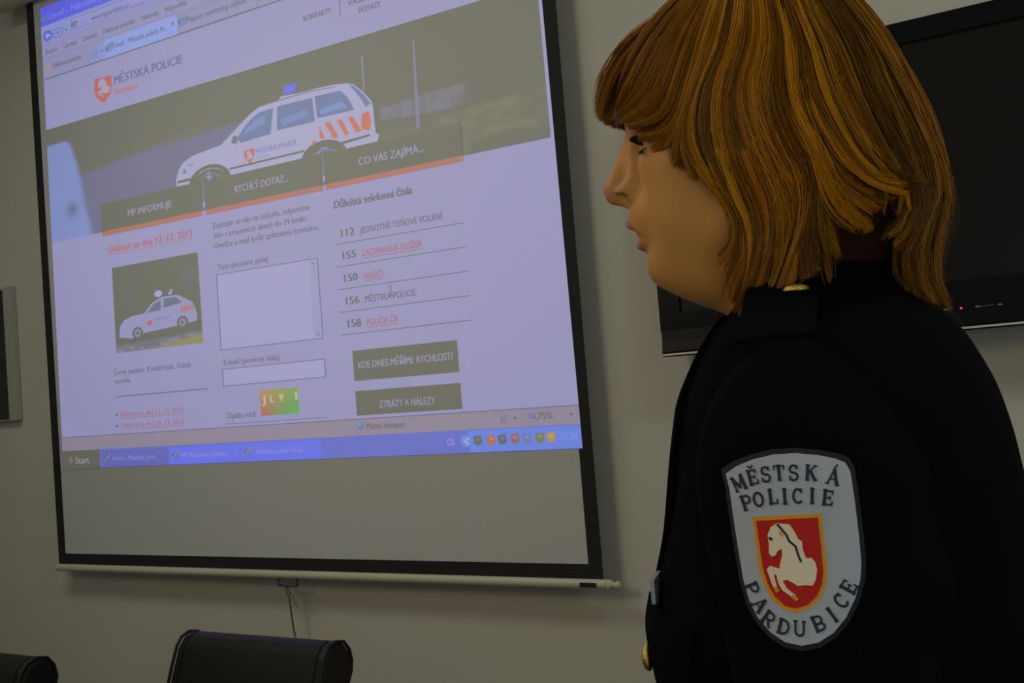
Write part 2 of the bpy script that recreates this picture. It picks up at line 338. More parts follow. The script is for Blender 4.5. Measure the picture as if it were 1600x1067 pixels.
p.poly([(510, 104), (534, 100), (612, 97), (617, 99), (661, 104), (650, 106), (612, 101)], (126, 124, 146), 5)
p.poly([(470, 207), (492, 206), (492, 228), (482, 243), (471, 227)], (182, 104, 100), 5).poly(horse_uv(482, 223, 14, 26), CARW, 6)
p.text('MĚSTSKÁ POLICIE', 495, 577, 222, 12, (112, 112, 168), 5).text('Pardubice', 495, 523, 236, 7, (128, 122, 170), 5).text('156', 348, 362, 214, 9, (118, 118, 158), 5)
p.ring(394, 266, 46, 10, DARK, 5.5).disc(394, 270, 38, (92, 95, 84), 6).poly([(384, 246), (394, 238), (400, 256), (392, 262)], (140, 138, 164), 7).ring(394, 272, 28, 4, (120, 120, 132), 7)
p.ring(627, 272, 44, 9, DARK, 5.5).disc(627, 274, 37, (92, 95, 84), 6).poly([(614, 262), (622, 246), (634, 246), (638, 256), (626, 254)], (142, 140, 166), 7).ring(627, 276, 27, 4, (122, 122, 134), 7)
p.build('banner_car', pimg, 'white police estate car with orange stripes on the banner')
NAV = (95, 98, 85)
for nm, a, b, top, t, ta, tb in (('nav_box', 134, 374, 259, 'MP INFORMUJE', 201, 306), ('nav_box', 382, 621, 261, 'RYCHLÝ DOTAZ...', 446, 557), ('nav_box', 627, 866, 262, 'CO VÁS ZAJÍMÁ...', 690, 804)):
    p = PG(); p.rect(a, top, b, 339, NAV, 9).rect(a, 338, b, 351, ORANGE, 10).text(t, ta, tb, 310, 18, TXTW, 11, .006); p.build(nm, pimg)
for u in (376.5, 622.5):
    p = PG(); p.rect(u, 262, u + 4, 351, (118, 116, 126), 10); p.rect(u, 316, u + 4, 330, (156, 152, 184), 11); p.rect(u, 340, u + 4.5, 352, WHITE, 11); p.build('nav_divider', pimg)
# left column
p = PG(); p.text('Události ze dne 12. 12. 2013', 146, 348, 401, 20, (170, 86, 104), 3, .012).rect(146, 406, 348, 407.6, (168, 110, 128), 3); p.build('news_heading', pimg)
def thumb(U, V):
    C = np.zeros(U.shape + (3,)) + np.array((94, 96, 84.0)); n = vnoise(U, V, 16, 8)
    C = mixc(C, (116, 112, 126), np.exp(-((U - 330) / 22) ** 2 - ((V - 505) / 40) ** 2) * .7 + np.exp(-((U - 190) / 30) ** 2 - ((V - 535) / 22) ** 2) * .6)
    C = mixc(C, (104, 104, 108), n * .5 * sstep(520, 560, V) * sstep(640, 600, V))
    C = mixc(C, (136, 132, 158), sstep(655, 670, V + (U - 150) * .06) * (.35 + .65 * vnoise(U * .5, V, 6, 9)))
    C = mixc(C, (96, 98, 92), np.exp(-((V - 652 + (U - 230) * .08) / 9) ** 2) * sstep(170, 200, U) * .8)
    C = mixc(C, (140, 136, 70), sstep(-3, 5, V - (690 - (U - 220) * .235)) * sstep(220, 235, U) * (.7 + .3 * n))
    return C
pixel_area('news_photo', 153, 357, 445, 685, 80, 90, thumb, 1, 'small dark news photograph')
p = PG()
p.poly([(162, 643), (166, 611), (176, 597), (195, 589), (226, 586), (245, 561), (271, 548), (306, 549), (328, 565), (340, 575), (342, 583), (348, 607), (346, 625), (329, 627), (299, 632), (224, 639), (192, 650)], (146, 144, 182), 3)
for w_ in ([(233, 585), (250, 564), (267, 556), (266, 583)], [(272, 579), (274, 554), (302, 554), (316, 571)]): p.poly(w_, (106, 112, 130), 4)
for u, v in ((208, 637), (314, 624)): p.disc(u, v, 17, (94, 96, 92), 4, ru=13).disc(u, v, 11, (134, 132, 160), 5, ru=8).disc(u, v, 4, (100, 100, 104), 6)
p.disc(262, 538, 9, (160, 158, 200), 4).poly([(284, 545), (290, 532), (295, 530), (293, 545)], (152, 150, 190), 4)
for i in range(5): p.poly([(311 + i * 6.5, 594 - i * .5), (314 + i * 5.5, 583 - i), (317 + i * 5.5, 582 - i), (316 + i * 6.5, 598 - i)], (178, 108, 102), 5)
p.disc(238, 614, 7, (176, 108, 112), 5).text('MĚSTSKÁ', 248, 290, 609, 7, (112, 112, 150), 5)
p.build('news_photo_car', pimg, 'white police saloon car in the news photograph')
p = PG(); p.text('Černý pasažér. Krádež kola. Odtah', 144, 327, 745, 14, GREY, 3).text('vozidla', 144, 184, 769, 13, GREY, 3).rect(146, 804, 363, 808, (122, 118, 140), 3); p.build('news_text', pimg)
for v, t in ((862, 'Události ze dne 11. 12. 2013'), (893, 'Události ze dne 10. 12. 2013')):
    p = PG(); p.text(t, 154, 303, v, 13, (158, 84, 110), 3).rect(154, v + 4, 303, v + 5.6, (158, 104, 122), 3).disc(145, v - 6, 3.4, DK, 3); p.build('news_link', pimg)
# middle column
p = PG(); p.text('Zeptejte se nás na cokoliv, odpovíme', 393, 593, 391, 15, GREY, 3).text('vám v pracovních dnech do 24 hodin.', 394, 588, 417, 15, GREY, 3).text('Uveďte e-mail kvůli zpětnému kontaktu.', 394, 609, 444, 15, GREY, 3); p.build('question_text', pimg)
p = PG(); p.text('Text (povinné pole)', 399, 505, 501, 14, GREY, 3).rect(394, 512, 602, 711, (157, 154, 192), 2).frame(394, 512, 602, 711, 2.2, (112, 110, 138), 3)
p.rect(584, 515, 599, 708, (150, 148, 186), 3).poly([(588, 527), (596, 527), (592, 520)], (128, 124, 150), 4).poly([(588, 697), (596, 697), (592, 704)], (128, 124, 150), 4); p.build('text_field', pimg)
p = PG(); p.text('E-mail (povinný údaj)', 399, 514, 750, 14, GREY, 3).rect(394, 759, 602, 805, (157, 154, 192), 2).frame(394, 759, 602, 805, 2.2, (112, 110, 138), 3); p.build('email_field', pimg)
p = PG(); p.text('Opište kód:', 399, 460, 888, 15, DK, 3).rect(394, 900, 601, 902.5, (126, 122, 146), 3); p.build('code_prompt', pimg)
def capc(U, V):
    a = (U - 470) / 76; b = (V - 822) / 65
    C = mixc(mixc(np.zeros(U.shape + (3,)) + np.array((170, 142, 62.0)), (132, 156, 60), a), (178, 100, 84), b * (1 - a)); return mixc(C, (84, 166, 84), b * a)
pixel_area('code_picture', 470, 546, 822, 887, 24, 22, capc, 2, 'rainbow coloured code picture with letters')
for t, a in (('J', 472), ('L', 490), ('W', 508), ('1', 540)): PG().text(t, a, a + (9 if t != '1' else 4), 856 - (a - 470) * .05, 19, (182, 178, 150), 4, .012).build('code_letter', pimg)
# right column
p = PG(); p.text('Důležitá telefonní čísla', 639, 779, 401, 18, DK, 3, .022); p.build('phone_heading', pimg)
for i, (n_, t, b, r) in enumerate((('112', 'JEDNOTNÉ TÍSŇOVÉ VOLÁNÍ', 825, 0), ('155', 'ZÁCHRANNÁ SLUŽBA', 788, 1), ('150', 'HASIČI', 718, 1), ('156', 'MĚSTSKÁ POLICIE', 771, 0), ('158', 'POLICIE ČR', 738, 1))):
    v = 472 + i * 54.8
    p = PG(); p.text(n_, 648, 673, v, 18, DK, 3, .02).text(t, 683, b, v, 15, RED if r else GREY, 3)
    if r: p.rect(683, v + 4, b, v + 5.6, (150, 100, 120), 3)
    p.rect(635, v + 15.5, 858, v + 17.2, (84, 84, 96), 3); p.build('phone_row', pimg)
p = PG(); p.rect(728.2, 607, 729.8, 629, (84, 84, 104), 5).rect(725.5, 605, 732.5, 606.6, (84, 84, 104), 5).rect(725.5, 629, 732.5, 630.6, (84, 84, 104), 5); p.build('text_cursor', pimg)
p = PG(); p.rect(653, 748, 832, 820, NAV, 2).text('KDE DNES MĚŘÍME RYCHLOST?', 662, 824, 791, 16, TXTW, 3, .004); p.build('page_button', pimg)
p = PG(); p.rect(653, 844, 832, 902, NAV, 2).text('ZTRÁTY A NÁLEZY', 694, 789, 887, 16, TXTW, 3, .004); p.build('page_button', pimg)
p = PG(); p.rect(0, 910, 1005, 949, BEIGE, 2).rect(0, 909, 1005, 911, (108, 104, 120), 3)
p.disc(658, 925, 10, (96, 124, 178), 4, ru=7).disc(656, 922, 5, (112, 158, 150), 5, ru=3.5).text('Místní intranet', 669, 736, 935, 14, DK, 4).poly([(908, 927), (915, 927), (911.5, 934)], DK, 4).poly([(990, 926), (997, 926), (993.5, 932)], DK, 4)
p.ring(936, 926, 6, 2, (100, 110, 170), 4).rect(934.5, 925, 937.5, 927, (100, 110, 170), 4).poly([(939, 930), (941, 929), (945, 937), (943, 938)], (110, 110, 140), 4).text('75%', 945, 967, 935, 14, DK, 4)
p.frame(890, 930, 898, 940, 2, (122, 118, 142), 4).ring(895, 926, 5, 1.6, (122, 118, 142), 4); p.build('status_bar', pimg)
p = PG(); p.rect(97, 949, 1005, 1000, (101, 112, 192), 2).poly([(0, 950), (90, 949), (97, 955), (97, 995), (90, 1001), (0, 1003)], (93, 99, 84), 3).text('Start', 33, 70, 986, 18, (146, 146, 150), 4, .01)
for (a, b, c) in ((16, 968, (150, 110, 96)), (21, 968, (110, 140, 90)), (16, 976, (92, 102, 190)), (21, 976, (150, 140, 80))): p.rect(a, b, a + 4.5, b + 7, c, 4)
p.build('start_button', pimg)
for a, b, t, u, x0, x1, c in ((130, 233, 'Úvod - Městská polic', 116, 103, 262, (90, 98, 176)), (293, 397, 'MP Pardubice (Mpinet...', 280, 266, 421, (102, 114, 222)), (455, 554, 'Městská policie Pardu...', 438, 424, 583, (102, 114, 222))):
    p = PG(); p.rect(x0, 954, x1, 999.5, c, 3).text(t, a, b, 982, 13, (134, 136, 206), 4); e_icon(p, u, 975, .8, (86, 112, 140), 4); p.build('task_button', pimg)
p = PG(); p.text('CS', 803, 814, 981, 14, (150, 152, 206), 4).rect(838, 951, 1005, 999, (102, 130, 214), 3).disc(834, 974, 13, (104, 140, 214), 4, ru=9).poly([(837, 966), (839, 968), (833, 974), (839, 980), (837, 982), (830, 974)], (170, 170, 206), 5)
for u, c in ((852, (98, 108, 104)), (873, (170, 112, 96)), (890, (96, 104, 108)), (909, (140, 106, 112)), (927, (112, 122, 170)), (946, (120, 124, 96)), (962, (172, 140, 82))):
    p.poly([(u - 6, 964), (u + 5, 962), (u + 7, 980), (u - 2, 986), (u - 7, 978)], c, 4).rect(u - 3, 968, u + 3, 974, tuple(min(255, x + 18) for x in c), 5)
p.text('11:24', 977, 1000, 981, 15, (126, 144, 214), 4); p.build('system_tray', pimg)

# ------------------------------------------------------------------ television
tv = empty('television', (-0.43, 0, 1.46), label='black flat wall-mounted television with silver strip, behind the woman', cat='television')
def tp(m, *a, **k): m.V = [(x + .43, y, z - 1.46) for x, y, z in m.V]; return m.obj(*a, parent=tv, **k)
TX0, TX1 = -.894, .040
q = MB(); q.box((TX0, -.085, 1.520), (TX1, -.03, 2.100)); tp(q, 'housing', M_tvgloss, bevel=.006)
q = MB(); a, b, c, d = TX0, TX1, 1.520, 2.100; ia, ib, ic, id_ = TX0 + .050, TX1 - .050, 1.562, 2.056
for (e, f) in (((a, c), (ia, d)), ((ib, c), (b, d)), ((ia, c), (ib, ic)), ((ia, id_), (ib, d))): q.box((e[0], -.100, e[1]), (f[0], -.080, f[1]))
tp(q, 'bezel', M_tvgloss)
q = MB(); q.box((ia - .004, -.094, ic - .004), (ib + .004, -.082, id_ + .004)); tp(q, 'screen', M_tvglass)
q = MB(); V = []
for x in (TX0 + .002, TX1 - .002): V += [(x, -.045, 1.522), (x, -.100, 1.522), (x, -.102, 1.500), (x, -.106, 1.474), (x, -.104, 1.463), (x, -.045, 1.463)]
q.add(V, [(5, 4, 3, 2, 1, 0), tuple(range(6, 12))] + [(i, (i + 1) % 6, 6 + (i + 1) % 6, 6 + i) for i in range(6)]); tp(q, 'speaker_bar', M_tvgloss)
q = MB(); q.box((TX0 + .004, -.1085, 1.4655), (TX1 - .004, -.104, 1.4695)); tp(q, 'silver_strip', M_silver)
M_print = mat('grey_print', (.22, .22, .22), .5)
for x, wd in ((-.288, .012), (-.230, .008), (-.190, .008), (-.222, .026)):
    q = MB(); q.box((x, -.1035, 1.5055 if wd < .02 else 1.5066), (x + wd, -.100, 1.5085 if wd < .02 else 1.5074)); tp(q, 'control_mark', M_print)
q = MB(); q.lathe((-.256, -.1035, 1.507), [(.002, 0), (.0018, .003)], 10, axis='y'); tp(q, 'standby_light', mat('red_led', (.4, .02, .01), .4, emit=(1, .12, .03), estr=1.2), label='glowing red standby light')
q = MB(); q.box((-.6, -.032, 1.70), (-.25, -.001, 1.95)); tp(q, 'wall_bracket', M_plastic)

# ------------------------------------------------------------------ framed picture at the left edge
pic = empty('framed_picture', (-3.74, 0, 1.69), label='framed dark picture in pale frame at far left of the wall', cat='picture')
def fp(m, *a, **k): m.V = [(x + 3.74, y, z - 1.69) for x, y, z in m.V]; return m.obj(*a, parent=pic, **k)
fx0, fx1, fz0, fz1, t = -4.06, -3.424, 1.447, 1.933, .046
q = MB(); q.box((fx0, -.024, fz0), (fx0 + t, -.002, fz1)); q.box((fx1 - t, -.024, fz0), (fx1, -.002, fz1)); q.box((fx0 + t, -.024, fz1 - t * .2), (fx1 - t, -.002, fz1)); q.box((fx0 + t, -.024, fz0), (fx1 - t, -.002, fz0 + t * .1))
fp(q, 'picture_frame', mat('grey_green_wood', (.42, .43, .38), .6, var=.08, vscale=20), bevel=.0015)
mp = mat('dark_picture', (.03, .025, .022), .5, var=.6, vscale=9); q = MB(); q.box((fx0 + t - .002, -.016, fz0 + .003), (fx1 - t + .002, -.004, fz1 - .006)); fp(q, 'picture_print', mp)

# ------------------------------------------------------------------ conference chairs (facing -Y, standing at the origin)
def make_chair():
    ch = empty('conference_chair', (0, 0, 0))
    W = .245
    # backrest with a rolled top that curls to the rear, extruded across the width
    prof = [(-.125, .50), (-.110, .60), (-.080, .72), (-.045, .825), (-.026, .872), (-.010, .890), (.014, .897), (.040, .891), (.056, .870), (.061, .845), (.056, .822), (.044, .803), (.030, .786), (.018, .765), (.008, .745), (-.006, .70), (-.050, .60), (-.068, .50)]
    n = len(prof); V = []
    for x, s in ((-W, .93), (-W + .014, 1.0), (0, 1.0), (W - .014, 1.0), (W, .93)):
        cy = sum(p_[0] for p_ in prof) / n; cz = .70
        for y, z in prof:
            tp_ = 1 - .05 * max(0, (z - .5) / .4)
            V.append((x * tp_, y if s == 1 else y + (0.006 if y < -.02 + (z - .82) * .3 else -.004), z - (0 if s == 1 else .008)))
    Fc = [(i * n + k, i * n + (k + 1) % n, (i + 1) * n + (k + 1) % n, (i + 1) * n + k) for i in range(4) for k in range(n)] + [tuple(range(n))[::-1], tuple(range(4 * n, 5 * n))]
    q = MB(); q.add(V, Fc); q.obj('backrest', M_leather, ch, bevel=.006)
    for sx in (-1, 1):
        q = MB(); q.tube([(sx * W * .985 * (1 - .05 * max(0, (z - .5) / .4)), y - .001, z) for y, z in prof[:14]], .004, 6); q.obj('piping', M_leather, ch, smooth=True)
        q = MB(); q.tube([(sx * (W - .028) * (1 - .05 * max(0, (z - .5) / .4)), y - .0015, z) for y, z in prof[1:7]], .0022, 6); q.obj('seam', M_leather, ch, smooth=True)
    q = MB(); q.box((-.25, -.50, .43), (.25, -.06, .51)); q.obj('seat', M_leather, ch, bevel=.03, seg=4)
    for sx in (-1, 1):
        q = MB(); q.tube([(sx * .22, -.12, .43), (sx * .285, -.12, .45), (sx * .295, -.13, .60), (sx * .295, -.17, .645), (sx * .295, -.40, .645), (sx * .293, -.43, .60), (sx * .285, -.42, .45), (sx * .22, -.42, .43)], .014, 10)
        a = q.obj('armrest', M_chrome, ch, smooth=True)
        q = MB(); q.box((sx * .295 - .024, -.41, .650), (sx * .295 + .024, -.16, .675)); q.obj('arm_pad', M_leather, a, bevel=.01)
    q = MB(); q.lathe((0, -.28, .10), [(.032, 0), (.032, .16), (.022, .165), (.022, .325)], 20); q.obj('gas_column', M_plastic, ch)
    q = MB(); q.lathe((0, -.28, .08), [(.045, 0), (.045, .04), (.034, .055)], 20); base = q.obj('star_base', M_chrome, ch)
    for i in range(5):
        a = 2 * PI * i / 5 + .3; c, s = math.cos(a), math.sin(a)
        q = MB(); q.tube([(.03 * c, -.28 + .03 * s, .105), (.27 * c, -.28 + .27 * s, .075)], [.022, .014], 10); q.obj('base_arm', M_chrome, base, smooth=True)
        q = MB(); q.lathe((.27 * c - .012, -.28 + .27 * s, .027), [(.020, -.012), (.027, -.006), (.027, .030), (.020, .036)], 18, axis='x'); q.tube([(.27 * c, -.28 + .27 * s, .05), (.27 * c, -.28 + .27 * s, .08)], .008, 8); q.obj('caster', M_plastic, base)
    return ch
def copy_tree(o, parent=None):
    c = o.copy(); COL.objects.link(c); c.parent = parent
    for k in list(o.children): copy_tree(k, c)
    return c
chA = make_chair(); chA.location = (-1.757, -.575, 0)
chA['label'] = 'black leather chair with rolled top, standing below the middle of the screen'; chA['category'] = 'chair'; chA['group'] = 'black conference chairs'
chB = copy_tree(chA); chB.location = (-2.395, -.86, 0); chB['label'] = 'black leather chair cut off at the bottom left corner of the photo'

# ------------------------------------------------------------------ the speaker: volume modelling helpers
def snets(f, o, h):
    """naive surface nets: signed distance grid -> vertices, quads"""
    f = f.astype(np.float32); s = f < 0; nx, ny, nz = f.shape
    cnt = np.zeros((nx - 1, ny - 1, nz - 1), np.int8)
    for a in (0, 1):
        for b in (0, 1):
            for c in (0, 1): cnt += s[a:nx - 1 + a, b:ny - 1 + b, c:nz - 1 + c]
    act = (cnt > 0) & (cnt < 8); I = np.argwhere(act); idx = -np.ones(act.shape, np.int64); idx[act] = np.arange(len(I))
    acc = np.zeros((len(I), 3)); num = np.zeros(len(I))
    for ax in range(3):
        for p in (0, 1):
            for q in (0, 1):
                A = I.copy(); o1, o2 = [k for k in range(3) if k != ax]; A[:, o1] += p; A[:, o2] += q; B = A.copy(); B[:, ax] += 1
                fa = f[A[:, 0], A[:, 1], A[:, 2]]; fb = f[B[:, 0], B[:, 1], B[:, 2]]; m = (fa < 0) != (fb < 0)
                t = np.where(m, fa / np.where(m, fa - fb, 1), 0); P = A.astype(float); P[:, ax] += t; acc[m] += P[m]; num[m] += 1
    V = acc / num[:, None] * h + np.array(o); Q = []
    for ax in range(3):
        o1, o2 = [(1, 2), (2, 0), (0, 1)][ax]
        sa = np.take(s, range(f.shape[ax] - 1), ax); sb = np.take(s, range(1, f.shape[ax]), ax); E = np.argwhere(sa != sb)
        E = E[(E[:, o1] > 0) & (E[:, o2] > 0) & (E[:, o1] < f.shape[o1] - 1) & (E[:, o2] < f.shape[o2] - 1)]
        def cell(d1, d2):
            C = E.copy(); C[:, o1] += d1; C[:, o2] += d2; return idx[C[:, 0], C[:, 1], C[:, 2]]
        q = np.stack([cell(-1, -1), cell(0, -1), cell(0, 0), cell(-1, 0)], 1); fl = ~sa[E[:, 0], E[:, 1], E[:, 2]]; q[fl] = q[fl][:, ::-1]; Q.append(q)
    Q = np.concatenate(Q); Q = Q[(Q >= 0).all(1)]
    return V, Q
def fast_mesh(name, V, Q, mats, colour=None, mi=None):
    me = bpy.data.meshes.new(name); k = Q.shape[1]
    me.vertices.add(len(V)); me.vertices.foreach_set('co', np.asarray(V, np.float32).ravel())
    me.loops.add(Q.size); me.loops.foreach_set('vertex_index', Q.astype(np.int32).ravel())
    me.polygons.add(len(Q)); me.polygons.foreach_set('loop_start', np.arange(0, Q.size, k, dtype=np.int32))
    for m in (mats if isinstance(mats, (list, tuple)) else [mats]): me.materials.append(m)
    me.update(calc_edges=True); me.validate()
    me.polygons.foreach_set('use_smooth', np.ones(len(me.polygons), bool))
    if mi is not None: me.polygons.foreach_set('material_index', mi.astype(np.int32))
    if colour is not None:
        at = me.color_attributes.new('tone', 'FLOAT_COLOR', 'POINT')
        at.data.foreach_set('color', np.concatenate([colour, np.ones((len(V), 1))], 1).astype(np.float32).ravel())
    return me
def grid(lo, hi, h):
    ax = [np.arange(a, b, h, dtype=np.float32) for a, b in zip(lo, hi)]
    return np.meshgrid(*ax, indexing='ij', sparse=False), lo
def ell(p, c, r):
    q = [(p[i] - c[i]) for i in range(3)]
    k0 = np.sqrt(sum((q[i] / r[i]) ** 2 for i in range(3))); k1 = np.sqrt(sum((q[i] / r[i] ** 2) ** 2 for i in range(3))) + 1e-9
    return k0 * (k0 - 1) / k1
def cap(p, a, b, ra, rb=None):
    rb = ra if rb is None else rb; d = [b[i] - a[i] for i in range(3)]; L = sum(x * x for x in d)
    t = np.clip(sum((p[i] - a[i]) * d[i] for i in range(3)) / L, 0, 1)
    return np.sqrt(sum((p[i] - a[i] - d[i] * t) ** 2 for i in range(3))) - (ra + (rb - ra) * t)
def smin(a, b, k):
    h = np.clip(.5 + .5 * (b - a) / k, 0, 1); return b + (a - b) * h - k * h * (1 - h)
def smax(a, b, k): return -smin(-a, -b, k)
def loft(p, tab, n=2.3):
    """tab rows: z, x_centre, x_radius, y_radius, y_centre"""
    T = np.array(sorted(tab)); zz = np.linspace(T[0, 0], T[-1, 0], 400); C = []
    for j in range(1, 5):
        c = np.interp(zz, T[:, 0], T[:, j]); pad = np.pad(c, 12, mode='edge'); kr = np.hanning(25); C.append(np.convolve(pad, kr / kr.sum(), 'valid'))
    g = [np.interp(p[2], zz, c) for c in C]
    return ((np.abs((p[0] - g[0]) / g[1]) ** n + np.abs((p[1] - g[3]) / g[2]) ** n) ** (1 / n) - 1) * np.minimum(g[1], g[2]) * .9

# ------------------------------------------------------------------ the speaker
PXY = (-0.20717, -1.50018); PROT = math.atan2(-0.25074978, -0.96805193)
per = empty('person', (PXY[0], PXY[1], 0), PROT, label='woman with auburn bob in dark uniform jacket with sleeve patch, seen in profile', cat='person')
HB = math.radians(12)
HX = -.0030
HF = math.radians(8)
def face_to_body(V): return head_to_body(np.asarray(V, float) + np.array((HX, 0, 0)), HF)
def head_to_body(V, a=None):
    a = HB if a is None else a; V = np.asarray(V, float); c, s_ = math.cos(a), math.sin(a)
    return np.stack([V[:, 0] * c + V[:, 1] * s_, -V[:, 0] * s_ + V[:, 1] * c, V[:, 2]], 1)

M_skin = mat('skin', (.5, .3, .2), .5, spec=.35, bump=.08, bscale=700, attr='tone')
M_skin.node_tree.nodes['Principled BSDF'].inputs['Subsurface Weight'].default_value = .12
M_skin.node_tree.nodes['Principled BSDF'].inputs['Subsurface Radius'].default_value = (.010, .004, .002)
M_skin.node_tree.nodes['Principled BSDF'].inputs['Subsurface Scale'].default_value = 1.0
M_cloth = mat('navy_wool', (.0030, .0030, .0042), .95, spec=.04, bump=.3, bscale=900, var=.15, vscale=40)
M_trouser = mat('navy_trouser', (.008, .008, .011), .95, spec=.08, bump=.3, bscale=900)
M_brass = mat('brass', (.75, .52, .14), .32, metal=1.0, bump=.5, bscale=900)
M_shirt = mat('pale_blue_shirt', (.42, .47, .60), .85, bump=.2, bscale=900)
M_shoe = mat('black_shoe_leather', (.012, .012, .012), .35)

# head, modelled upright and facing +x, then turned a little
def head_sdf(p):
    x, y, z = p; p = (x, np.abs(y), z)
    d = ell(p, (.028, 0, 1.632), (.098, .073, .085))
    d = smin(d, ell(p, (.050, 0, 1.560), (.070, .052, .078)), .02)
    d = smin(d, ell(p, (.066, 0, 1.522), (.046, .041, .030)), .02)
    d = smin(d, cap(p, (.0955, .010, 1.5085), (.028, .049, 1.535), .014, .017), .018)
    d = smin(d, ell(p, (.1035, 0, 1.5085), (.0185, .019, .0165)), .012)
    d = smin(d, ell(p, (.112, 0, 1.551), (.0220, .024, .022)), .015)
    d = smin(d, ell(p, (.070, .040, 1.582), (.026, .022, .020)), .02)
    d = smin(d, ell(p, (.066, .033, 1.550), (.032, .023, .030)), .02)
    d = smin(d, cap(p, (.119, .006, 1.636), (.100, .042, 1.634), .009, .008), .016)
    # neck and the soft line under the jaw
    d = smin(d, cap(p, (.012, 0, 1.53), (-.012, 0, 1.40), .052, .056), .025)
    d = smin(d, ell(p, (.050, 0, 1.497), (.046, .036, .026)), .022)
    # eye sockets
    d = smax(d, -ell(p, (.121, .031, 1.6063), (.0165, .017, .0105)), .010)
    # nose
    n = cap(p, (.1215, 0, 1.624), (.1425, 0, 1.583), .0078, .0088)
    n = smin(n, ell(p, (.1445, 0, 1.5780), (.0105, .0100, .0098)), .006)
    n = smin(n, ell(p, (.1320, .0118, 1.5735), (.0095, .0054, .0072)), .004)
    n = smin(n, cap(p, (.1465, 0, 1.5715), (.131, 0, 1.5660), .0050, .0055), .005)
    n = smin(n, cap(p, (.1235, .005, 1.612), (.124, .010, 1.582), .006, .008), .008)
    d = smin(d, n, .0065)
    d = smax(d, -ell(p, (.1370, .0130, 1.5690), (.0066, .0062, .0040)), .001)
    # lips and the slightly open mouth
    up_ = np.minimum(cap(p, (.1325, 0, 1.5480), (.1265, .011, 1.5445), .0056, .0050), cap(p, (.1265, .011, 1.5445), (.107, .0225, 1.5325), .0046, .0028))
    lo_ = np.minimum(cap(p, (.1240, 0, 1.5280), (.1195, .010, 1.5282), .0066, .0058), cap(p, (.1195, .010, 1.5290), (.106, .0215, 1.5305), .0052, .0028))
    d = smin(d, up_, .003); d = smin(d, lo_, .003)
    d = smax(d, -ell(p, (.137, 0, 1.5378), (.0128, .021, .0056)), .0012)
    d = smax(d, -ell(p, (.1315, 0, 1.5200), (.0085, .014, .0045)), .006)
    # lids
    e = (.0955, .031, 1.6048)
    sp_ = np.sqrt((p[0] - e[0]) ** 2 + (p[1] - e[1]) ** 2 + (p[2] - e[2]) ** 2)
    lt = np.maximum(0, np.abs(p[1] - e[1]) - .0045); ul = np.maximum(sp_ - .0142, -(p[2] - e[2] - .0026 + .45 * lt)); ll = np.maximum(sp_ - .0138, (p[2] - e[2] + .0050 - .75 * lt))
    d = smin(d, ul, .003); d = smin(d, ll, .004)
    # ears
    d = smin(d, ell(p, (.008, .073, 1.588), (.018, .008, .030)), .006)
    return d, up_, lo_
h_ = .0018
g_, lo = grid((-.085, -.09, 1.375), (.17, .09, 1.735), h_)
d_, ul_, ll_ = head_sdf(g_)
HV, HQ = snets(d_, lo, h_); del d_, ul_, ll_
lips = np.minimum(*head_sdf((HV[:, 0], HV[:, 1], HV[:, 2]))[1:])
tone = np.zeros((len(HV), 3)) + np.array((.62, .295, .078))
t_ = (sstep(.0018, -.0006, lips) * sstep(.103, .111, HV[:, 0]))[:, None]; tone = tone * (1 - t_) + np.array((.40, .12, .08)) * t_
t_ = (np.exp(-((HV[:, 0] - .150) / .012) ** 2 - ((HV[:, 2] - 1.578) / .012) ** 2) * .5)[:, None]; tone = tone * (1 - t_) + np.array((.55, .26, .16)) * t_
HV = face_to_body(HV)
# rest of the body under the clothes, with hands
def limbs(p, hands=True):
    q = (p[0], np.abs(p[1]), p[2])
    d = ell(q, (-.005, 0, 1.30), (.085, .13, .15)); d = smin(d, ell(q, (0, 0, 1.05), (.08, .125, .20)), .05); d = smin(d, ell(q, (-.01, 0, .92), (.095, .15, .12)), .05)
    d = smin(d, cap(q, (.0, .155, 1.385), (-.004, .185, 1.13), .040, .034), .03); d = smin(d, cap(q, (-.004, .185, 1.13), (.042, .207, .90), .034, .024), .02)
    d = smin(d, cap(q, (0, .085, .90), (.01, .09, .50), .075, .05), .03); d = smin(d, cap(q, (.01, .09, .50), (-.02, .09, .10), .05, .034), .02); d = smin(d, cap(q, (-.02, .09, .07), (.12, .10, .035), .032, .026), .02)
    return d
def hand(p):
    q = (p[0], np.abs(p[1]), p[2])
    d = smin(cap(q, (.042, .207, .92), (.046, .207, .87), .024, .023), ell(q, (.052, .205, .835), (.036, .015, .045)), .015)
    for fx, l, r in ((.078, .060, .0078), (.061, .070, .0085), (.044, .066, .0082), (.028, .050, .0072)):
        a = (fx - .004, .205, .805); b = (fx, .200, .805 - l * .55); c = (fx + .001, .188, .805 - l)
        d = smin(d, cap(q, a, b, r * 1.05, r), .005); d = smin(d, cap(q, b, c, r, r * .85), .003)
    d = smin(d, cap(q, (.075, .200, .850), (.098, .190, .815), .012, .010), .008); return smin(d, cap(q, (.098, .190, .815), (.102, .182, .788), .010, .008), .004)
parts = [(HV, HQ, tone)]
g_, lo = grid((-.16, -.26, -.01), (.18, .26, 1.44), .011); V_, Q_ = snets(limbs(g_), lo, .011); parts.append((V_, Q_, np.zeros((len(V_), 3)) + np.array((.62, .295, .078))))
for sy in (1, -1):
    g_, lo = grid((.0, .165 if sy > 0 else -.245, .715), (.13, .245 if sy > 0 else -.165, .95), .003); V_, Q_ = snets(hand(g_), lo, .003); parts.append((V_, Q_, np.zeros((len(V_), 3)) + np.array((.62, .295, .078))))
k = 0; VV = []; QQ = []; TT = []
for v, q_, t_ in parts: VV.append(v); QQ.append(q_ + k); TT.append(t_); k += len(v)
link('body', fast_mesh('body', np.concatenate(VV), np.concatenate(QQ), M_skin, np.concatenate(TT)), per)

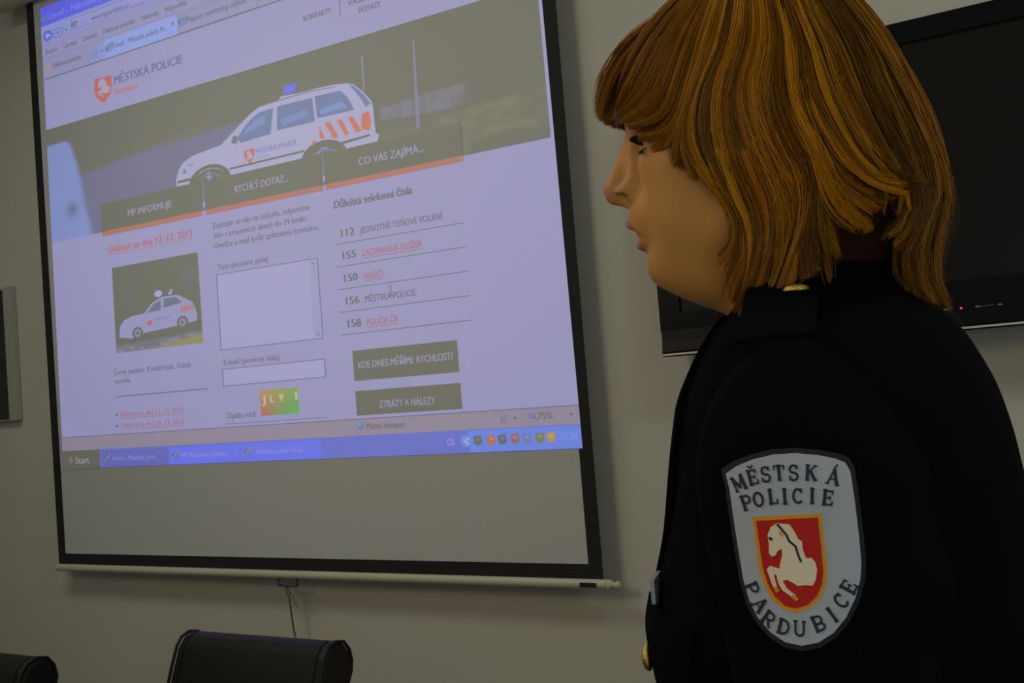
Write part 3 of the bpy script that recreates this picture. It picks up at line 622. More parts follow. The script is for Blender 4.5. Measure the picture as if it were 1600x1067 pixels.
# eyes, lashes, brows
M_eye = [mat('eye_white', (.36, .32, .28), .25), mat('iris', (.06, .07, .06), .15), mat('pupil', (.004, .004, .004), .1)]
def uvsphere(c, r, ax, nseg=28, nring=24):
    V = []; Fc = []; mi = []
    for i in range(nring + 1):
        a = PI * i / nring; R = r * (1.03 if a < .42 else 1.0)
        for j in range(nseg):
            b = 2 * PI * j / nseg; V.append((c[0] + R * math.cos(a), c[1] + R * math.sin(a) * math.cos(b), c[2] + R * math.sin(a) * math.sin(b)))
    for i in range(nring):
        for j in range(nseg):
            Fc.append((i * nseg + j, i * nseg + (j + 1) % nseg, (i + 1) * nseg + (j + 1) % nseg, (i + 1) * nseg + j)); mi.append(2 if i < 2 else (1 if i < 4 else 0))
    return V, Fc, mi
for sy in (1, -1):
    V, Fc, mi = uvsphere((.0955, .031 * sy, 1.6048), .0124, 0)
    link('eye', mesh('eye', face_to_body(V), Fc, M_eye, mi, True), per)
    q = MB()
    for i in range(26):
        a = (i / 25 - .5) * 1.9; yy = .031 * sy + .0140 * math.sin(a); xx = .0955 + .0140 * math.cos(a) * .98; L = .0095
        q.tube([(xx, yy, 1.6084), (xx + .5 * L * math.cos(a), yy + .5 * L * math.sin(a), 1.6072), (xx + L * math.cos(a), yy + L * math.sin(a), 1.6094)], [.0012, .0009, .0002], 4)
    for i in range(18):
        a = (i / 17 - .5) * 1.7; yy = .031 * sy + .0136 * math.sin(a); xx = .0955 + .0136 * math.cos(a); L = .004
        q.tube([(xx, yy, 1.5998), (xx + L * math.cos(a), yy + L * math.sin(a), 1.5976)], [.0004, .0001], 4)
    q.V = [tuple(v) for v in face_to_body(q.V)]; q.obj('eyelashes', mat('lash', (.008, .006, .005), .6), per)
    q = MB()
    for i in range(60):
        f = i / 59; a0 = Vector((.1275 - .022 * f * f - .003 * f, sy * (.010 + .036 * f), 1.633 + .004 * math.sin(f * 2.6))); q.tube([a0, a0 + Vector((.001, sy * .005, .0025 - .004 * f))], [.0005, .0002], 4)
    q.V = [tuple(v) for v in face_to_body(q.V)]; q.obj('eyebrow', mat('brow', (.05, .025, .01), .7), per)

# ------------------------------------------------------------------ hair
GD = [  # lateral reach, where it leaves the crown, (x, z) points; fringe first
 (0.0, .020, [(0.0768, 1.7179), (0.1177, 1.7022), (0.1413, 1.6800), (0.1510, 1.6571), (0.1480, 1.6387)]),
 (.015, .018, [(0.0648, 1.7043), (0.0950, 1.6803), (0.1156, 1.6577), (0.1288, 1.6438), (0.1421, 1.6362)]),
 (.030, .016, [(0.0534, 1.6915), (0.0748, 1.6621), (0.0904, 1.6417), (0.1071, 1.6327), (0.1302, 1.6301)]),
 (.045, .014, [(0.0422, 1.6772), (0.0573, 1.6405), (0.0682, 1.6214), (0.0838, 1.6160), (0.1086, 1.6213)]),
 (.060, .012, [(0.0355, 1.6598), (0.0499, 1.6213), (0.0606, 1.6037), (0.0749, 1.5980), (0.0929, 1.6013)]),
 (.070, .010, [(0.0303, 1.6512), (0.0474, 1.6139), (0.0554, 1.5912), (0.0534, 1.5749), (0.0437, 1.5569)]),
 # sides and back
 (.078, .010, [(0.0263, 1.6578), (0.0449, 1.6237), (0.0550, 1.5993), (0.0497, 1.5710), (0.0352, 1.5492), (0.0257, 1.5279), (0.0295, 1.5121), (0.0398, 1.5041)]),
 (.080, .008, [(0.0160, 1.6597), (0.0329, 1.6208), (0.0394, 1.5865), (0.0282, 1.5515), (0.0159, 1.5263), (0.0153, 1.5030), (0.0248, 1.4857), (0.0282, 1.4736)]),
 (.082, .005, [(0.0059, 1.6614), (0.0216, 1.6180), (0.0230, 1.5761), (0.0116, 1.5370), (0.0057, 1.5108), (0.0135, 1.4865), (0.0259, 1.4616)]),
 (.083, .002, [(-0.0057, 1.6584), (0.0066, 1.6101), (0.0003, 1.5673), (-0.0109, 1.5311), (-0.0047, 1.4979), (0.0032, 1.4761), (0.0121, 1.4579)]),
 (.085, -.003, [(-0.0182, 1.6549), (-0.0114, 1.6060), (-0.0212, 1.5654), (-0.0354, 1.5382), (-0.0226, 1.5088), (-0.0136, 1.4875), (-0.0074, 1.4680)]),
 (.088, -.008, [(-0.0319, 1.6508), (-0.0343, 1.6052), (-0.0460, 1.5672), (-0.0605, 1.5404), (-0.0822, 1.5251)]),
 (.085, -.012, [(-0.0463, 1.6482), (-0.0570, 1.6011), (-0.0705, 1.5641), (-0.0858, 1.5388), (-0.0976, 1.5359)]),
 (.075, -.018, [(-0.0595, 1.6479), (-0.0759, 1.5950), (-0.0909, 1.5546), (-0.0987, 1.5294), (-0.0944, 1.5127), (-0.0799, 1.5026)]),
 (.050, -.024, [(-0.0689, 1.6548), (-0.0874, 1.5979), (-0.1003, 1.5548), (-0.1032, 1.5275), (-0.0893, 1.5027), (-0.0827, 1.4767), (-0.0928, 1.4598)]),
 (0.0, -.030, [(-0.0760, 1.6704), (-0.0979, 1.6136), (-0.1081, 1.5663), (-0.1103, 1.5328), (-0.0982, 1.5062), (-0.0920, 1.4809), (-0.1029, 1.4574)])]
NP_ = 22
def catmull(P, m):
    P = np.array(P, float); P = np.vstack([2 * P[0] - P[1], P, 2 * P[-1] - P[-2]]); out = []
    for i in range(1, len(P) - 2):
        for t in np.linspace(0, 1, 14, endpoint=False):
            a, b, c, d = P[i - 1:i + 3]; out.append(.5 * ((2 * b) + (c - a) * t + (2 * a - 5 * b + 4 * c - d) * t * t + (3 * b - a - 3 * c + d) * t ** 3))
    out.append(P[-2]); out = np.array(out); L = np.r_[0, np.cumsum(np.linalg.norm(np.diff(out, axis=0), axis=1))]
    return np.stack([np.interp(np.linspace(0, L[-1], m), L, out[:, j]) for j in range(out.shape[1])], 1)
GR = np.array([np.c_[catmull([(xr, 1.7405)] + pts, 60), np.full(60, la)] for la, xr, pts in GD])      # guide, sample, (x, z, lateral)
TT_ = np.linspace(0, 1, 60)
ramp = (1 - (1 - np.clip(TT_ / .55, 0, 1)) ** 2.2) ** (1 / 2.2)
GR[:, :, 2] *= ramp[None]
def guide(s_):
    s_ = np.clip(s_, 0, len(GR) - 1 - 1e-6); i = s_.astype(int); f = (s_ - i)[:, None, None]; return GR[i] * (1 - f) + GR[i + 1] * f
def make_strands(nlock, per_lock, side, seed, smin_, smax_, under=0):
    r = np.random.default_rng(seed); P = []; Cc = []; Rr = []
    for L in range(nlock):
        sc = r.uniform(smin_, smax_); t1 = min(1.0, r.uniform(.72, 1.25) if sc > 7.2 else r.uniform(.93, 1.2)); t0 = max(0.0, r.uniform(-.5, .30)); dep = (r.uniform(-.012, .005) if sc > 7 else r.uniform(-.006, .004)) - .010 * under
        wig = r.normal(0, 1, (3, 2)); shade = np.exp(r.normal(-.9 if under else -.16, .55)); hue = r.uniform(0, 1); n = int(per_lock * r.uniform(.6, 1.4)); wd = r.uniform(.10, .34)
        off = r.normal(0, 1, (n, 3)); off = np.clip(off, -2, 2)
        g = guide(np.clip(sc + off[:, 0] * wd * .6, smin_, smax_))
        tt = np.linspace(0, 1, NP_); tl = t0 + (t1 - t0) * tt
        te = np.clip(tl[None] + (r.uniform(-.10, .10, n) * (1.7 if sc > 7 else 1))[:, None] * tt[None], 0, 1)
        gi = te * 59; i = np.clip(gi.astype(int), 0, 58); f = (gi - i)[..., None]; ar = np.arange(n)[:, None]
        S_ = g[ar, i] * (1 - f) + g[ar, i + 1] * f
        gc = guide(np.array([sc]))[0]; gj = np.clip(tl, 0, 1) * 59; j = np.clip(gj.astype(int), 0, 58); fc = (gj - j)[:, None]; ctr = gc[j] * (1 - fc) + gc[j + 1] * fc
        pull = (.86 * tt ** 1.8)[None, :, None]; S_ = S_ * (1 - pull) + ctr[None] * pull
        wv = np.stack([sum(wig[q][c] * np.sin((q + 1) * 2.2 * tt + wig[q][1 - c] * 3) / (q + 1) for q in range(3)) for c in (0, 1)], 1) * tt[:, None] ** 1.3
        amp = .0046 if sc > 7 else .0020
        S_[:, :, 0] += wv[:, 0] * amp; S_[:, :, 1] += wv[:, 1] * amp * .8
        S_[:, :, 2] += (dep + .0035 * np.sin(tt * 3 + wig[0][0] * 3)) * np.minimum(1, S_[:, :, 2] / .03)
        S_ += (r.normal(0, .0007, (n, 1, 3)) + r.normal(0, .0006, (n, 1, 3)) * np.sin(tt * 7)[None, :, None])
        if sc < .6 or sc > 14.3: S_[:, :, 2] += r.normal(0, .008, n)[:, None] * (tt > -1)
        X_, Z_ = S_[:, :, 0], S_[:, :, 1]
        yc = np.maximum(.084 * np.sqrt(np.maximum(0, 1 - ((X_ - .024) / .107) ** 2 - ((Z_ - 1.622) / .109) ** 2)), .075 * np.sqrt(np.maximum(0, 1 - ((X_ + .040) / .060) ** 2 - ((Z_ - 1.545) / .077) ** 2)))
        yc = np.maximum(yc, np.where(Z_ > 1.60, .0735 * np.sqrt(np.maximum(0, 1 - ((X_ - .028) / .1005) ** 2 - ((Z_ - 1.632) / .0875) ** 2)), 0))
        lay = (.0035 + .55 * (dep + .012) + off[:, 1:2] * .0010) * np.minimum(1, yc / .02)
        S_[:, :, 2] = np.where(yc > 0, np.maximum(S_[:, :, 2], yc + lay), S_[:, :, 2])
        P.append(np.stack([S_[:, :, 0], S_[:, :, 2] * side, S_[:, :, 1]], 2))
        base = np.array((.50, .225, .009)) * (1 - hue) + np.array((.34, .118, .006)) * hue
        Cc.append(base[None] * np.clip(shade * np.exp(r.normal(0, .22, (n, 1))), .12, 1.45)); Rr.append(r.uniform(.00030, .00050, n))
    return np.concatenate(P), np.concatenate(Cc), np.concatenate(Rr)
def strand_mesh(name, P, Cc, Rr, m):
    n, k, _ = P.shape; T = np.gradient(P, axis=1); T /= np.linalg.norm(T, axis=2, keepdims=True) + 1e-9
    A = np.cross(T, np.array((.31, .90, .29))); A /= np.linalg.norm(A, axis=2, keepdims=True) + 1e-9; B = np.cross(T, A)
    R = Rr[:, None, None] * np.interp(np.linspace(0, 1, k), [0, .7, 1], [1, 1, .25])[None, :, None]
    V = np.stack([P + R * (A * math.cos(q) + B * math.sin(q)) for q in (0, 2 * PI / 3, 4 * PI / 3)], 2).reshape(-1, 3)
    b = (np.arange(n)[:, None, None] * k + np.arange(k - 1)[None, :, None]) * 3; a = np.arange(3)[None, None]; a2 = (a + 1) % 3
    Q = np.stack([b + a, b + a2, b + 3 + a2, b + 3 + a], 3).reshape(-1, 4)
    return fast_mesh(name, head_to_body(V), Q, m, np.repeat(Cc, k * 3, axis=0))
M_hair = mat('auburn_hair', (.3, .13, .03), .38, spec=.14, attr='tone')
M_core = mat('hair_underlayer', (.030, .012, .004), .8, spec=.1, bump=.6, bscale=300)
st = [make_strands(130, 34, 1, 3, 0.0, 5.0), make_strands(120, 34, 1, 4, 6.0, 9.0), make_strands(210, 34, 1, 8, 8.5, 15.0),
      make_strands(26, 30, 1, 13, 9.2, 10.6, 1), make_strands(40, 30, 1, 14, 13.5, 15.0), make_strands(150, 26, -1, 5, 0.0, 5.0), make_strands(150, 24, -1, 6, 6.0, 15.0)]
P_, C_, R_ = (np.concatenate(a) for a in zip(*st))
hair = link('hair', strand_mesh('hair', P_, C_, R_, M_hair), per); hair['label'] = 'auburn shoulder-length bob with fringe'
# loose single hairs
r = np.random.default_rng(11); n = 150; s_ = r.uniform(12.5, 15, n); g = guide(s_); i = np.linspace(10, 59, NP_).astype(int); S_ = g[:, i]
tt = np.linspace(0, 1, NP_); c_ = np.array((-.01, 1.58)); S_[:, :, :2] = S_[:, :, :2] + (S_[:, :, :2] - c_) * (r.uniform(.02, .16, n)[:, None] * tt[None] ** 1.2)[..., None] + np.sin(tt[None] * r.uniform(2, 8, n)[:, None] + r.uniform(0, 6, n)[:, None])[..., None] * .002
F_ = np.stack([S_[:, :, 0], S_[:, :, 2] * np.where(r.random(n) < .5, 1, -1)[:, None], S_[:, :, 1]], 2)
link('loose_hairs', strand_mesh('loose_hairs', F_, np.tile(np.array((.2, .1, .03)), (n, 1)), np.full(n, .00010), M_hair), hair)
# dark underlayer that closes the hair on the skull
g_, lo = grid((-.12, -.10, 1.455), (.15, .10, 1.745), .0035)
p_ = g_
d = ell(p_, (.024, 0, 1.622), (.104, .082, .106)); d = smin(d, ell(p_, (-.040, 0, 1.545), (.058, .074, .075)), .03)
xl = np.interp(p_[2], [1.44, 1.47, 1.50, 1.55, 1.60, 1.635, 1.655, 1.67, 1.69, 1.75], [-.02, -.010, .004, .018, .030, .040, .085, .122, .14, .14])
d = smax(d, (p_[0] - xl) * .7, .006); d = smax(d, 1.466 - p_[2] + np.maximum(0, -p_[0] - .04) * .2, .01)
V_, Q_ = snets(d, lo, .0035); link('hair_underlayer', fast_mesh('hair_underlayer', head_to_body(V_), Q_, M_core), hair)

# ------------------------------------------------------------------ uniform jacket
TOR = [(z, (f + b) / 2, (f - b) / 2, w_, 0.0) for z, f, b, w_ in (
    (.84, .125, -.140, .190), (.90, .122, -.138, .186), (.98, .115, -.130, .172), (1.08, .105, -.115, .155), (1.18, .124, -.136, .166), (1.235, .131, -.145, .172),
    (1.30, .112, -.144, .174), (1.36, .102, -.138, .174), (1.40, .094, -.128, .166), (1.437, .075, -.112, .140), (1.455, .062, -.096, .108), (1.475, .046, -.080, .072), (1.49, .036, -.068, .060))]
SLV = [(.87, .044, .042, .040, .206), (.90, .040, .042, .040, .205), (1.0, .020, .048, .045, .198), (1.10, .004, .054, .050, .190), (1.18, -.003, .058, .054, .180), (1.26, .000, .064, .058, .170),
       (1.30, .000, .069, .060, .165), (1.35, .004, .071, .060, .161), (1.38, .008, .062, .056, .159), (1.405, .012, .047, .047, .158), (1.425, .011, .031, .032, .158), (1.436, .010, .014, .016, .158)]
g_, lo = grid((-.17, -.22, .83), (.17, .22, 1.495), .006)
d = loft(g_, TOR); d = smax(d, g_[2] - 1.482, .008); d = smax(d, .845 - g_[2], .004)
d += .0022 * np.sin(g_[2] * 55 + g_[0] * 30) * np.sin(g_[1] * 26 + 1.0) * sstep(1.42, 1.30, g_[2])
V_, Q_ = snets(d, lo, .006); jacket = link('jacket', fast_mesh('jacket', V_, Q_, M_cloth), per)
for sy in (1, -1):
    g_, lo = grid((-.09, .085, .86), (.11, .26, 1.445), .005)
    d = loft(g_, SLV); d = smax(d, g_[2] - 1.437, .004); d = smax(d, .872 - g_[2], .003)
    d += .0045 * np.sin(g_[2] * 70 - g_[0] * 40) * sstep(-.030, -.066, g_[0]) * sstep(1.36, 1.28, g_[2]) + .003 * np.sin(g_[2] * 60 + g_[1] * 40) * sstep(1.20, 1.12, g_[2])
    V_, Q_ = snets(d, lo, .005); V_ = V_ * np.array((1, sy, 1))
    if sy < 0: Q_ = Q_[:, ::-1]
    link('sleeve', fast_mesh('sleeve', V_, Q_, M_cloth), jacket)
_T = np.array(sorted(SLV))
def sleeve_y(x, z, n=2.3):
    zz = np.linspace(_T[0, 0], _T[-1, 0], 400); kr = np.hanning(25); kr /= kr.sum()
    cx, rx, ry, cy = (np.interp(z, zz, np.convolve(np.pad(np.interp(zz, _T[:, 0], _T[:, j]), 12, mode='edge'), kr, 'valid')) for j in range(1, 5))
    return cy + ry * np.maximum(0, 1 - np.abs((x - cx) / rx) ** n) ** (1 / n)
_U = np.array(sorted(TOR))
def torso_x(y, z, front=True, n=2.3):
    zz = np.linspace(_U[0, 0], _U[-1, 0], 400); kr = np.hanning(25); kr /= kr.sum()
    cx, rx, ry = (np.interp(z, zz, np.convolve(np.pad(np.interp(zz, _U[:, 0], _U[:, j]), 12, mode='edge'), kr, 'valid')) for j in (1, 2, 3))
    return cx + (1 if front else -1) * rx * np.maximum(0, 1 - np.abs(y / ry) ** n) ** (1 / n)
def torso_y(x, z, n=2.3):
    zz = np.linspace(_U[0, 0], _U[-1, 0], 400); kr = np.hanning(25); kr /= kr.sum()
    cx, rx, ry = (np.interp(z, zz, np.convolve(np.pad(np.interp(zz, _U[:, 0], _U[:, j]), 12, mode='edge'), kr, 'valid')) for j in (1, 2, 3))
    return ry * np.maximum(0, 1 - np.abs((x - cx) / rx) ** n) ** (1 / n)

def shell(V2, proj, off, thick, name, m, parent, **k):
    """2-D patch (verts, faces) wrapped on the cloth with a little thickness"""
    V2 = np.asarray(V2[0], float), V2[1]
    top = proj(V2[0], off + thick); bot = proj(V2[0], off); n = len(top); cnt = {}
    for f in V2[1]:
        for a, b in zip(f, f[1:] + f[:1]): cnt[(a, b)] = 1
    Fc = [tuple(f) for f in V2[1]] + [tuple(i + n for i in reversed(f)) for f in V2[1]] + [(b, a, a + n, b + n) for a, b in cnt if (b, a) not in cnt]
    o = link(name, mesh(name, np.concatenate([top, bot]), Fc, m, None, False), parent)
    bm = bmesh.new(); bm.from_mesh(o.data); bmesh.ops.recalc_face_normals(bm, faces=bm.faces); bm.to_mesh(o.data); bm.free()
    for a, b in k.items(): o[a] = b
    return o
def fan(pts, rings=9, sub=4):
    P = np.array(pts, float); c = P.mean(0); Q = []
    for i in range(len(P)):
        for t in range(sub): Q.append(P[i] + (P[(i + 1) % len(P)] - P[i]) * t / sub)
    Q = np.array(Q); n = len(Q); V = [c]; Fc = []
    for r_ in range(1, rings + 1): V += list(c + (Q - c) * r_ / rings)
    for j in range(n): Fc.append((0, 1 + j, 1 + (j + 1) % n))
    for r_ in range(rings - 1):
        for j in range(n): a = 1 + r_ * n; b = a + n; Fc.append((a + j, b + j, b + (j + 1) % n, a + (j + 1) % n))
    return np.array(V), [tuple(f) for f in Fc]
def tri(polys, cuts=2):
    bm = bmesh.new()
    for pl in polys:
        vs_ = [bm.verts.new((a, b, 0)) for a, b in pl]; bm.faces.new(vs_)
    bmesh.ops.triangulate(bm, faces=bm.faces[:])
    if cuts: bmesh.ops.subdivide_edges(bm, edges=bm.edges[:], cuts=cuts, use_grid_fill=True); bmesh.ops.triangulate(bm, faces=bm.faces[:])
    bm.verts.index_update(); V = [(v.co.x, v.co.y) for v in bm.verts]; Fc = [tuple(v.index for v in f.verts) for f in bm.faces]; bm.free()
    return np.array(V), Fc

# sleeve patch (millimetres, x forward, z from 1.3 m up)
OUTER = [(51.3, 59.8), (44.4, 64.2), (34.7, 67.8), (23.0, 70.1), (10.3, 70.3), (-1.9, 68.4), (-10.7, 66.0), (-16.0, 63.4), (-18.3, 58.4), (-19.1, 42.2), (-19.5, 22.6), (-19.4, 8.8), (-18.0, -0.4), (-14.3, -10.6), (-8.4, -20.9), (-1.1, -28.8), (7.2, -33.9), (16.4, -35.8), (25.3, -34.3), (32.9, -29.5), (39.2, -22.4), (43.6, -12.9), (46.1, -1.1), (47.5, 15.6), (48.8, 34.6), (49.7, 51.4)]
YEL = [(37.3, 35.1), (16.8, 35.9), (-0.8, 36.3), (-0.9, 18.6), (-1.1, 4.7), (0.6, -3.4), (4.0, -10.2), (10.1, -15.3), (18.2, -17.9), (24.9, -16.2), (30.7, -10.8), (34.1, -3.7), (36.2, 5.8), (37.0, 22.3)]
REDP = [(35.7, 33.1), (17.0, 34.0), (1.5, 34.3), (1.2, 18.7), (1.2, 4.8), (2.5, -2.2), (5.7, -8.5), (11.2, -13.3), (18.0, -15.5), (23.8, -14.0), (28.8, -9.1), (32.1, -2.3), (34.1, 6.3), (35.0, 22.2)]
LET = [('M', 43.9, 54.4, -25), ('Ě', 35.6, 57.8, -15), ('S', 28.0, 59.2, -8), ('T', 20.4, 59.9, -4), ('S', 12.4, 59.5, 0), ('K', 2.8, 59.0, 4), ('Á', -8.9, 56.0, 12), ('P', 40.1, 43.5, -18), ('O', 33.3, 45.2, -10), ('L', 25.0, 46.6, -5), ('I', 18.4, 46.5, -2), ('C', 11.3, 46.5, 0), ('I', 3.4, 46.2, 3), ('E', -4.9, 44.8, 8), ('P', 41.5, -5.7, 62), ('A', 37.6, -14.4, 48), ('R', 33.4, -21.9, 35), ('D', 25.4, -25.9, 14), ('U', 16.7, -26.5, 2), ('B', 6.3, -23.5, -22), ('I', -1.4, -19.0, -35), ('C', -6.8, -11.6, -50), ('E', -11.6, -4.3, -62)]
def on_sleeve(P, off):
    P = np.asarray(P) / 1000.0; x, z = P[:, 0], P[:, 1] + 1.3
    return np.stack([x, sleeve_y(x, z) + off, z], 1)
M_pgrey = mat('patch_grey', (.47, .505, .53), .75, bump=.35, bscale=1500, var=.05, vscale=60)
M_pedge = mat('patch_edge', (.012, .012, .03), .8, bump=.6, bscale=1200)
M_pyel = mat('patch_yellow', (.80, .36, .01), .75, bump=.3, bscale=1500)
M_pred = mat('patch_red', (.58, .006, .002), .75, bump=.3, bscale=1500)
M_pwhite = mat('patch_white', (.92, .78, .54), .75, bump=.3, bscale=1500)
M_pdark = mat('patch_thread', (.02, .022, .04), .8)
cO = np.array(OUTER).mean(0)
patch = shell(fan([tuple(cO + (np.array(p_) - cO) * np.array((1.075, 1.055))) for p_ in OUTER]), on_sleeve, -.002, .0042, 'sleeve_patch', M_pedge, per, label='grey shield-shaped police sleeve patch')
shell(fan(OUTER), on_sleeve, .001, .0018, 'patch_field', M_pgrey, patch)
shell(fan(YEL), on_sleeve, .0015, .0018, 'shield_border', M_pyel, patch)
shell(fan(REDP), on_sleeve, .0015, .0022, 'shield', M_pred, patch)
shell(tri([HORSE], 3), on_sleeve, .0015, .0027, 'horse_emblem', M_pwhite, patch)
def stroke(pts, w_, closed=False):
    out = []
    for (x0, y0), (x1, y1) in zip(pts[:-1], pts[1:]):
        L = math.hypot(x1 - x0, y1 - y0) or 1; nx, ny = -(y1 - y0) / L * w_ / 2, (x1 - x0) / L * w_ / 2; ex, ey = (x1 - x0) / L * w_ * .2, (y1 - y0) / L * w_ * .2
        out.append([(x0 - ex + nx, y0 - ey + ny), (x0 - ex - nx, y0 - ey - ny), (x1 + ex - nx, y1 + ey - ny), (x1 + ex + nx, y1 + ey + ny)])
    return out
def arc(cx, cy, rx, ry, a0, a1, n=12): return [(cx + rx * math.cos(math.radians(a0 + (a1 - a0) * i / n)), cy + ry * math.sin(math.radians(a0 + (a1 - a0) * i / n))) for i in range(n + 1)]
def serif(x, y, w_=.30): s_ = -1 if y > 0 else 1; return [[(x - w_ / 2, y), (x + w_ / 2, y), (x + w_ / 2, y + s_ * .09), (x - w_ / 2, y + s_ * .09)]]
W_ = .21
def G(c):
    o = []
    v = lambda x: stroke([(x, -.5), (x, .5)], W_) + serif(x, .5) + serif(x, -.5)
    if c in 'EĚ': o = v(-.2) + stroke([(-.2, .44), (.3, .44)], .12) + stroke([(-.2, -.44), (.32, -.44)], .12) + stroke([(-.2, 0), (.16, 0)], .1) + stroke([(.28, .47), (.28, .24)], .1) + stroke([(.30, -.47), (.30, -.22)], .1) + stroke([(.15, .12), (.15, -.12)], .09)
    if c == 'Ě': o += stroke([(-.14, .78), (.03, .60), (.20, .78)], .10)
    if c == 'M': o = stroke([(-.34, -.5), (-.34, .5)], .13) + stroke([(-.34, .5), (0, -.3)], W_) + stroke([(0, -.3), (.34, .5)], .11) + stroke([(.34, .5), (.34, -.5)], W_) + serif(-.34, -.5, .26) + serif(.34, -.5, .28) + serif(-.38, .5, .2) + serif(.38, .5, .2)
    if c == 'S': o = stroke(arc(0, .23, .24, .24, 30, 270) + arc(0, -.24, .26, .24, 90, -150), .14) + stroke([(.23, .48), (.23, .22)], .09) + stroke([(-.25, -.48), (-.25, -.2)], .09)
    if c == 'T': o = stroke([(0, -.5), (0, .5)], W_) + serif(0, -.5) + stroke([(-.34, .44), (.34, .44)], .11) + stroke([(-.33, .47), (-.33, .2)], .09) + stroke([(.33, .47), (.33, .2)], .09)
    if c == 'K': o = v(-.24) + stroke([(-.22, -.05), (.26, .48)], .11) + stroke([(-.06, .1), (.28, -.48)], W_) + serif(.27, .5, .26) + serif(.29, -.5, .26)
    if c in 'AÁ': o = stroke([(-.32, -.5), (0, .5)], .11) + stroke([(0, .5), (.32, -.5)], W_) + stroke([(-.2, -.14), (.2, -.14)], .09) + serif(-.33, -.5, .26) + serif(.33, -.5, .26)
    if c == 'Á': o += stroke([(0, .60), (.14, .82)], .10)
    if c in 'PRB': o = v(-.24) + stroke([(-.24, .44)] + arc(.04, .2, .24, .24, 90, -90) + [(-.24, -.04)], .13)
    if c == 'R': o += stroke([(.0, -.04), (.28, -.46)], .15) + serif(.30, -.5, .2)
    if c == 'B': o += stroke([(.04, -.04)] + arc(.06, -.23, .26, .22, 90, -90) + [(-.24, -.45)], .13)
    if c == 'O': o = stroke(arc(0, 0, .30, .44, 0, 360, 22), .15)
    if c == 'L': o = v(-.16) + stroke([(-.16, -.44), (.30, -.44)], .11) + stroke([(.28, -.47), (.28, -.18)], .1)
    if c == 'I': o = v(0)
    if c == 'C': o = stroke(arc(.02, 0, .30, .44, 45, 315, 18), .15) + stroke([(.26, .47), (.26, .2)], .09)
    if c == 'D': o = v(-.24) + stroke([(-.24, .44), (-.02, .44)] + arc(-.02, 0, .34, .44, 90, -90, 14) + [(-.24, -.44)], .14)
    if c == 'U': o = stroke([(-.27, .5), (-.27, -.15)] + arc(0, -.17, .27, .28, 180, 360) + [(.27, .5)], .14) + serif(-.27, .5, .28) + serif(.27, .5, .26)
    return o
for c, cx, cz, a in LET:
    a = math.radians(a + 3); ca, sa = math.cos(a), math.sin(a); H_ = 8.6; Wd = 8.3
    polys = [[(cx - (x * Wd * ca + y * H_ * sa), cz + (-x * Wd * sa + y * H_ * ca)) for x, y in pl] for pl in G(c)]
    shell(tri(polys, 0), on_sleeve, .0015, .0021, 'letter', M_pdark, patch)
def line_on(name, pts, w_, m, off=.0040): shell(tri(stroke(pts, w_), 1), on_sleeve, off, .0004, name, m, patch)
line_on('horse_mane', [(23.9, 31.3), (21.7, 28.4), (19.5, 25.5), (18.1, 21.8), (15.0, 18.9), (13.9, 14.2), (12.7, 10.4)], 1.3, M_pdark)
line_on('horse_eye', [(28.9, 23.6), (27.6, 22.8)], 1.6, M_pdark)
line_on('horse_bridle', [(22.8, 27.0), (21.6, 24.6)], 1.3, M_pyel)
line_on('horse_hoof', [(28.0, -4.2), (27.0, -6.0)], 2.2, M_pyel); line_on('horse_hoof', [(19.0, -8.6), (16.6, -10.2)], 2.0, M_pyel)

# epaulette with its button
def quadgrid(c00, c10, c11, c01, nu, nv, rnd=0):
    V = []; 
    for j in range(nv + 1):
        for i in range(nu + 1):
            u, v = i / nu, j / nv; V.append(tuple((1 - u) * (1 - v) * c00[k] + u * (1 - v) * c10[k] + u * v * c11[k] + (1 - u) * v * c01[k] for k in (0, 1)))
    Fc = [(j * (nu + 1) + i, j * (nu + 1) + i + 1, (j + 1) * (nu + 1) + i + 1, (j + 1) * (nu + 1) + i) for j in range(nv) for i in range(nu)]
    return np.array(V), Fc
def shoulder_z(x, y):
    return np.interp(np.abs(y), [.05, .075, .105, .140, .160, .172], [1.484, 1.478, 1.464, 1.447, 1.441, 1.436]) - 2.0 * (x - .010) ** 2
for sy in (1, -1):
    def on_shoulder(P, off):
        x, y = P[:, 0], P[:, 1]; return np.stack([x, y * sy, shoulder_z(x, y) + off], 1)
    ep = shell(quadgrid((-.016, .062), (.034, .062), (.043, .171), (-.006, .173), 10, 16), on_shoulder, .0, .0045, 'epaulette', M_cloth, per)
    q = MB(); q.lathe((.002, .101 * sy, float(shoulder_z(np.array(.002), np.array(.101))) + .0045), [(.0088, 0), (.0092, .0015), (.0078, .0035), (.004, .0050), (.001, .0054)], 24); q.obj('epaulette_button', M_brass, ep, smooth=True)

# collar, lapels, shirt
def ring_band(name, m, parent, rx, ry, zlo, zhi, th, flare, a0, a1, n=48, cx=-.010):
    V = []; Fc = []
    for i in range(n + 1):
        a = a0 + (a1 - a0) * i / n; c, s_ = math.cos(a), math.sin(a); b = (1 - c) / 2
        zl = zlo[0] * (1 - b) + zlo[1] * b; zh = zhi[0] * (1 - b) + zhi[1] * b
        for rr, z in ((0, zl), (0, zh), (th * .5, zh + .002), (th, zh), (th + flare, zl + (zh - zl) * .15), (th + flare, zl)):
            V.append((cx + (rx + rr) * c, (ry + rr) * s_, z))
    for i in range(n):
        for k in range(6): Fc.append((i * 6 + k, i * 6 + (k + 1) % 6, (i + 1) * 6 + (k + 1) % 6, (i + 1) * 6 + k))
    Fc += [tuple(range(6))[::-1], tuple(range(n * 6, n * 6 + 6))]
    o = link(name, mesh(name, V, Fc, m, None, True), parent); return o
ring_band('shirt_collar', M_shirt, per, .0565, .0565, (1.452, 1.470), (1.472, 1.488), .003, .004, math.radians(16), math.radians(344), cx=-.008)
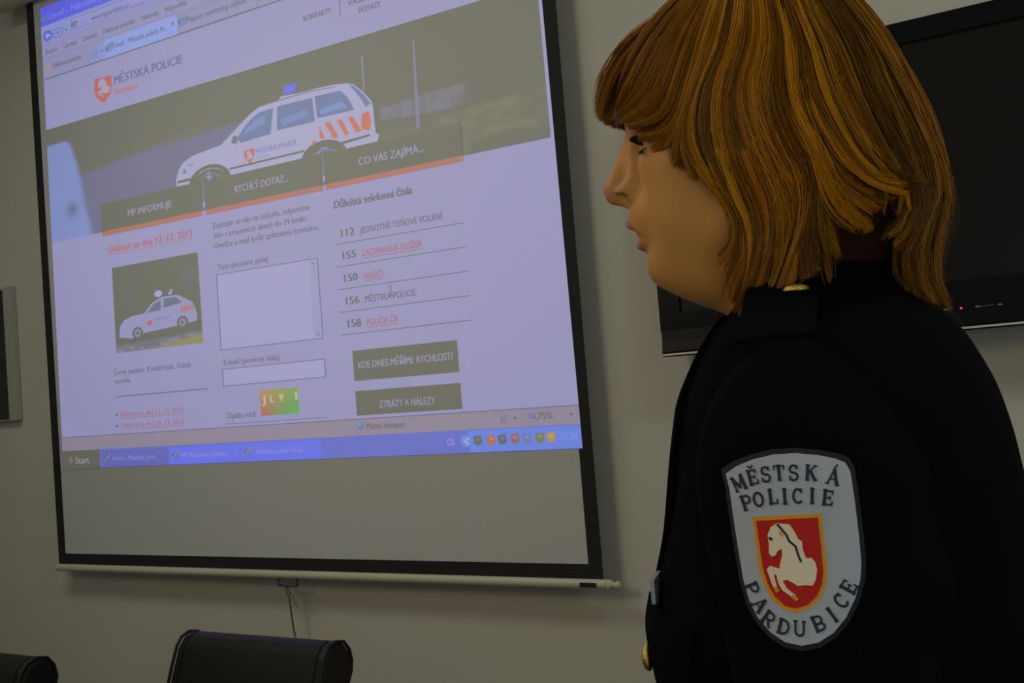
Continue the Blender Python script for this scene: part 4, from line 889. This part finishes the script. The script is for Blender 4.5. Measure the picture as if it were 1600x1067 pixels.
ring_band('jacket_collar', M_cloth, jacket, .061, .062, (1.445, 1.466), (1.466, 1.500), .005, .012, math.radians(28), math.radians(332), cx=-.010)
for sy in (1, -1):
    def on_front(P, off):
        y, z = P[:, 0], P[:, 1]; return np.stack([torso_x(y, z) + off, y * sy, z], 1)
    shell(quadgrid((.012, 1.235), (.030, 1.250), (.075, 1.385), (.034, 1.462), 8, 20), on_front, -.002, .008, 'lapel', M_cloth, jacket)
    fl = shell(quadgrid((.040, 1.196), (.135, 1.196), (.142, 1.252), (.036, 1.256), 14, 10), on_front, .003, .005, 'pocket_flap', M_cloth, jacket)
    y_, z_ = .062, 1.213; xx = float(torso_x(np.array(y_), np.array(z_))) + .008
    q = MB(); q.lathe((xx, y_ * sy, z_), [(.0098, 0), (.0100, .0018), (.0085, .0042), (.004, .0058), (.001, .0062)], 24, axis='x'); q.obj('pocket_button', M_brass, fl, smooth=True)
    if sy < 0:
        pass
for z in (1.20, 1.09, .98):
    q = MB(); q.lathe((float(torso_x(np.array(.0), np.array(z))) - .001, 0, z), [(.011, 0), (.0112, .002), (.009, .005), (.004, .0068), (.001, .007)], 24, axis='x'); q.obj('jacket_button', M_brass, jacket, smooth=True)
q = MB(); xx = float(torso_x(np.array(.05), np.array(1.262))); q.box((xx + .001, .020, 1.238), (xx + .004, .075, 1.272)); q.obj('name_badge', mat('badge_plate', (.40, .43, .48), .4), jacket)

# trousers and shoes
g_, lo = grid((-.17, -.22, .05), (.16, .22, .96), .009); q_ = (g_[0], np.abs(g_[1]), g_[2])
d = cap(q_, (-.008, .085, .90), (.004, .092, .50), .098, .076); d = smin(d, cap(q_, (.004, .092, .50), (-.02, .092, .09), .076, .066), .02); d = smin(d, ell(q_, (-.008, 0, .90), (.115, .165, .12)), .04); d = smax(d, .075 - g_[2], .005)
V_, Q_ = snets(d, lo, .009); link('trousers', fast_mesh('trousers', V_, Q_, M_trouser), per)
for sy in (1, -1):
    g_, lo = grid((-.08, -.06, -.006), (.20, .06, .14), .005)
    d = smin(ell(g_, (.05, 0, .030), (.125, .046, .040)), cap(g_, (-.03, 0, .11), (-.02, 0, .05), .040, .045), .03); d = smin(d, ell(g_, (.10, 0, .03), (.075, .044, .036)), .02); d = smax(d, .002 - g_[2], .004)
    V_, Q_ = snets(d, lo, .005); V_ = V_ + np.array((0, .095 * sy, -.002)); link('shoe', fast_mesh('shoe', V_, Q_, M_shoe), per)
